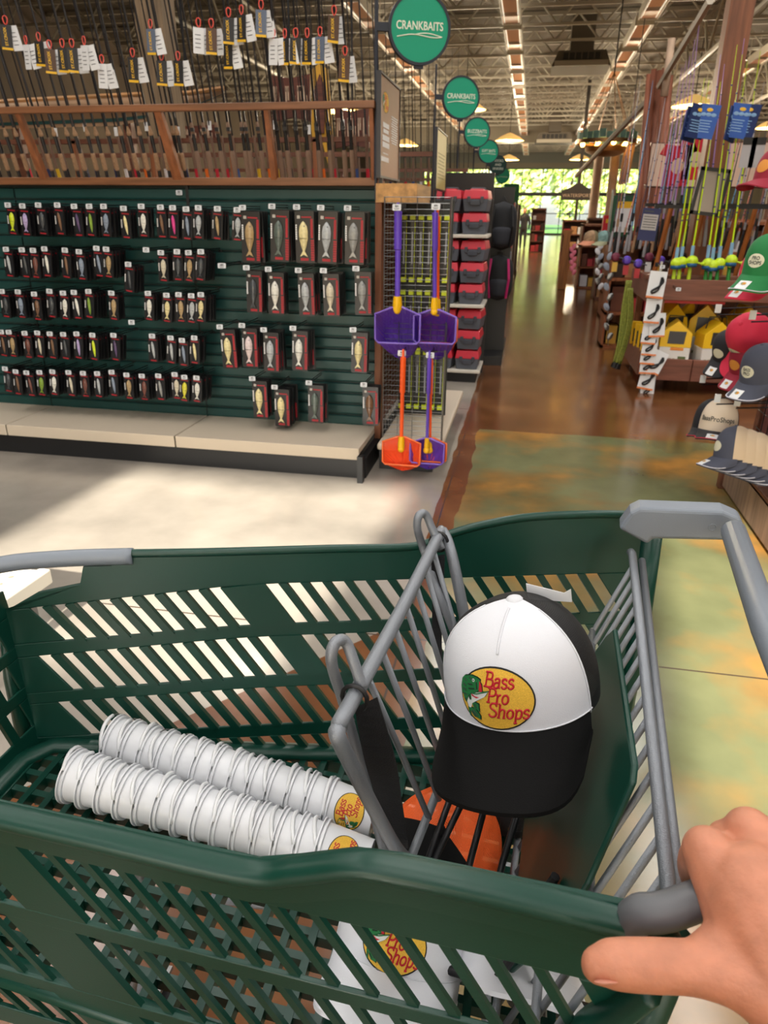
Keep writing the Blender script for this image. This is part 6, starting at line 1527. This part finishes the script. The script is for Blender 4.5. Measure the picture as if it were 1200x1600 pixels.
# brown square column at right and wall of pale boards
struct('column_2', MB().span((1.50, 7.62, 0), (1.70, 7.82, ZC)), wood('column_brown', (128, 78, 50), .5, ax=2))
t = thing('notice_stand', 'green framed notice with yellow heading right of the aisle', 'sign', at_y(973, 338, 13)); 
MB().box((0, 0, 0), (.36, .03, .62)).obj('board', mat('notice_green', (38, 84, 56), .6), t); MB().box((.02, -.018, -.06), (.26, .006, .36)).obj('sheet', WHITE, t); MB().box((.02, -.018, .17), (.26, .006, .1)).obj('heading', YEL, t); MB().box((-.2, 0, -.1), (.03, .04, 1.0)).obj('upright', STEEL, t)
# mid-distance racks on the right with strips of lures
for k, (u, v0, v1, y, l) in enumerate(((936, 385, 455, 10.5, 'strip of silver and pink lure packs on the shelf post'), (950, 400, 540, 9.0, 'long strip of silver lure packs left of the olive cord'), (895, 385, 430, 13, 'strip of pink lures hanging by the cardboard shelf'))):
    A, B = at_y(u, v0, y), at_y(u, v1, y); t = thing('lure_strip', l, 'lure strip', A, 'hanging strips of lures')
    MB().tube([(0, 0, .05), B-A], .006, 5).obj('strip', STEEL, t)
    for j in range(9):
        MB().sph((B-A)*(j/9)+V((.02*(-1)**j, -.02, 0)), (.032, .012, .05), 8, 6, Mx.Rotation(.5*(-1)**j, 3, 'Y')).obj('lure', rnd.choice((STEEL, STEEL, CC[6], CC[2])) if k < 2 else mat('lure_pink2', (210, 110, 130), .4), t)
st = [('dark brown rack frame with black shelf, left of the olive cord', 1.35, 9.6, .75, .5, 1.25, 3), ('orange-brown wooden stand in the middle distance, right of the aisle', 1.55, 12.4, .7, .6, 1.15, 3), ('brown stand behind the rod rack', 2.4, 10.5, 1.0, .6, 1.5, 4), ('long low brown stand right of the far aisle', 1.35, 17.5, .5, .8, 1.35, 3)]
for l, x, y, w_, d, h, n in st: shelf_stack('shelf_stand', l, x, y, w_, d, h, n, wood('stand_brown', (140, 80, 44), .5, ax=2), WD+[CC[5], CC[6]])
for k, (u, v, l) in enumerate(((925, 372, 'camouflage cap lying at the left of the rack top'), (945, 368, 'teal and tan cap lying at the right of the rack top'))):
    P = at_y(u, v, 9.6); P.z = 1.24
    make_cap('cap', l, pose((-.8, -.6, 0), (0, 0, 1), P), mat('camo_%d' % k, ((150, 120, 90), (110, 140, 136))[k], .8, noise=.35, scale=30), MATS['camo_%d' % k] if False else mat('camo2_%d' % k, ((110, 100, 70), (70, 80, 76))[k], .8), mat('camo3_%d' % k, ((196, 130, 100), (150, 150, 120))[k], .8), kind=None, net=False, s=1.1)
tag(MB().prism([(-.1, -.6), (.09, -.6), (.07, .5), (.12, .62), (-.12, .62), (-.07, .5)], .2, axes((1, 0, 0), (0, 0, 1), (0, -1, 0), (at_y(884, 385, 17).x, 17, .6))).obj('wooden_pedestal', wood('pedestal', (178, 116, 60), .5, ax=2), bevel=.01), 'honey wooden pedestal at the right edge of the far aisle', 'pedestal')

# ================================================================== CAP RACK AT THE RIGHT EDGE
cr = thing('cap_rack', 'weathered plank cap rack with black wire grid at the right edge', 'rack', (1.6, 3.9, 0))
CRI = Mx.Translation(-cr.location)
OLDW = wood('weathered_plank', (136, 112, 94), .7, ax=2); OLDW2 = wood('maroon_plank', (110, 62, 60), .6, ax=2)
for k in range(7):
    y = 2.75+k*.24
    m2 = MB().span((1.42, y, .16), (1.45, y+.232, 1.9)); m2.v = [tuple(CRI @ V(p)) for p in m2.v]; m2.obj('plank', OLDW if k % 3 else OLDW2, cr)
for nm, a, b, m in (('base_board', (1.28, 2.7, .02), (1.33, 4.42, .22), OLDW), ('base_top', (1.28, 2.7, .20), (1.45, 4.42, .235), BRNW), ('end_board', (1.26, 4.38, 0), (1.9, 4.44, .26), BRNW), ('end_post', (1.40, 4.38, .2), (1.5, 4.44, 1.95), BRNW)):
    m2 = MB().span(a, b); m2.v = [tuple(CRI @ V(p)) for p in m2.v]; m2.obj(nm, m, cr, bevel=.005)
mb = MB()
for z in np.arange(.3, 1.9, .1): mb.tube([(1.40, 2.75, z), (1.40, 4.4, z)], .003, 4)
for y in np.arange(2.8, 4.4, .1): mb.tube([(1.403, y, .25), (1.403, y, 1.9)], .003, 4)
mb.v = [tuple(CRI @ V(p)) for p in mb.v]; mb.obj('wire_grid', DKSTEEL, cr)
REDC = mat('cap_red', (214, 44, 76), .75, bump=.2, bscale=500); NAVC = mat('cap_charcoal', (70, 74, 90), .75, bump=.2, bscale=500); GRNC = mat('cap_green', (26, 120, 62), .75, bump=.2, bscale=500); CRMC = mat('cap_cream', (222, 206, 184), .75, bump=.2, bscale=500); BLKC = mat('cap_black', (30, 30, 36), .75); KHA = mat('cap_khaki', (214, 192, 162), .75); MARC = mat('cap_maroon', (150, 28, 52), .75)
WP = mat('patch_cream', (222, 220, 196), .6); OP = mat('patch_orange', (226, 150, 60), .6); WEDGE = mat('white_piping', (214, 214, 226), .6); REDP = mat('red_piping', (210, 40, 70), .6)
def rim_at(u, v, y): return at_y(u, v, y)
def peg(P, l, L=.3):
    d = V((1, .12, .05)).normalized(); t = thing('cap_hook', l, 'peg hook', P, 'cap hooks on the right-hand rack')
    MB().tube([(0, 0, 0), d*L], .0035, 5).tube([(0, 0, -.03), d*L+V((0, 0, -.03))], .0035, 5).obj('wire', DKSTEEL, t); MB().box((0, -.004, -.0), (.028, .003, .04)).obj('price_plate', PRICE, t); return t
# cream cap with script, front facing
make_cap('cap', 'cream cap with dark script lettering and navy brim, lowest hook at left', pose((-.35, -.9, .15), (.05, .15, 1), rim_at(1121, 672, 3.72)), CRMC, BLKC, BLKC, kind=None, net=False, brim_edge=REDP, s=1.06, H=.15, half=1.35, sticker=True, psz=.0295, patch=(CRMC, ['BassProShops']), droop=.35)
make_cap('cap', 'black cap with red piped brim behind the cream cap', pose((-.45, -.85, .15), (.05, .15, 1), rim_at(1110, 670, 3.84)), BLKC, BLKC, BLKC, kind=None, net=False, brim_edge=REDP, s=1.05, H=.15, droop=.35)
# stack of charcoal and khaki caps
for k in range(6):
    make_cap('cap', '%s charcoal cap with khaki back from the front of the low stack' % nth(k), pose((-.97, -.22, -.02), (.10, .2, 1), rim_at(1148+k*15, 714+k*5, 3.5)), NAVC, KHA, NAVC, kind=None, net=False, brim_edge=WEDGE, s=1.0, H=.15, half=1.05, sticker=(k < 2), droop=.42, group='stacked charcoal caps', button=NAVC, patch=(WP, ['']) if k == 0 else None)
# charcoal cap above
make_cap('cap', 'charcoal cap with white piped brim and cream badge, middle hook', pose((-.82, -.55, -.25), (.2, .15, 1), rim_at(1192, 590, 3.45)), NAVC, NAVC, NAVC, kind=None, net=False, brim_edge=WEDGE, s=1.05, H=.15, half=1.5, sticker=True, patch=(WP, ['BASS', 'PRO']), droop=.5)
make_cap('cap', 'bright red cap hanging front down, its back turned to the aisle', pose((-.50, -.22, -.80), (-.45, -.60, .55), rim_at(1166, 528, 3.72)+V((.05, .06, -.02))), REDC, REDC, REDC, kind=None, net=False, s=1.15, H=.17, half=1.4, droop=.25, patch=(WP, ['BASS']))
make_cap('cap', 'red cap with orange badge below the bright red one', pose((-.8, -.45, -.4), (.25, .1, 1), rim_at(1172, 572, 3.75)), MARC, REDC, MARC, kind=None, net=False, s=1.0, H=.14, sticker=True, patch=(OP, ['']), droop=.5)
make_cap('cap', 'dark navy cap with cream badge behind the bright red one', pose((-.75, -.55, -.45), (.25, .1, 1), rim_at(1142, 552, 3.9)), BLKC, BLKC, BLKC, kind=None, net=False, s=.95, H=.14, sticker=True, patch=(WP, ['']), droop=.5)
make_cap('cap', 'green cap with cream PRO SHOPS badge and white piped brim, upper hook', pose((-.72, -.68, -.05), (.12, .1, 1), rim_at(1198, 428, 3.3)), GRNC, GRNC, GRNC, kind=None, net=False, brim_edge=WEDGE, s=1.05, H=.15, half=1.4, sticker=True, patch=(WP, ['PRO', 'SHOPS']), droop=.55)
make_cap('cap', 'red cap with orange badge behind the green one', pose((-.80, -.6, -.1), (.12, .1, 1), rim_at(1188, 440, 3.5)), REDC, REDC, REDC, kind=None, net=False, s=1.0, H=.14, sticker=True, patch=(OP, ['']), droop=.6)
make_cap('cap', 'maroon cap with yellow badge at the top right edge', pose((-.85, -.5, .1), (.1, .1, 1), rim_at(1212, 285, 3.6)), MARC, MARC, MARC, kind=None, net=False, s=1.0, H=.14, patch=(OP, ['']), droop=.35)
for u, v, y, l in ((1121, 622, 3.6, 'cap hook with price plate above the cream cap'), (1152, 628, 3.5, 'cap hook with price plate above the charcoal stack'), (1122, 482, 3.75, 'cap hook with price plate left of the bright red cap'), (1098, 592, 3.9, 'empty cap hook in front of the bin plank'), (1176, 492, 3.5, 'cap hook with price plate on the bright red cap')): peg(at_y(u, v, y), l)
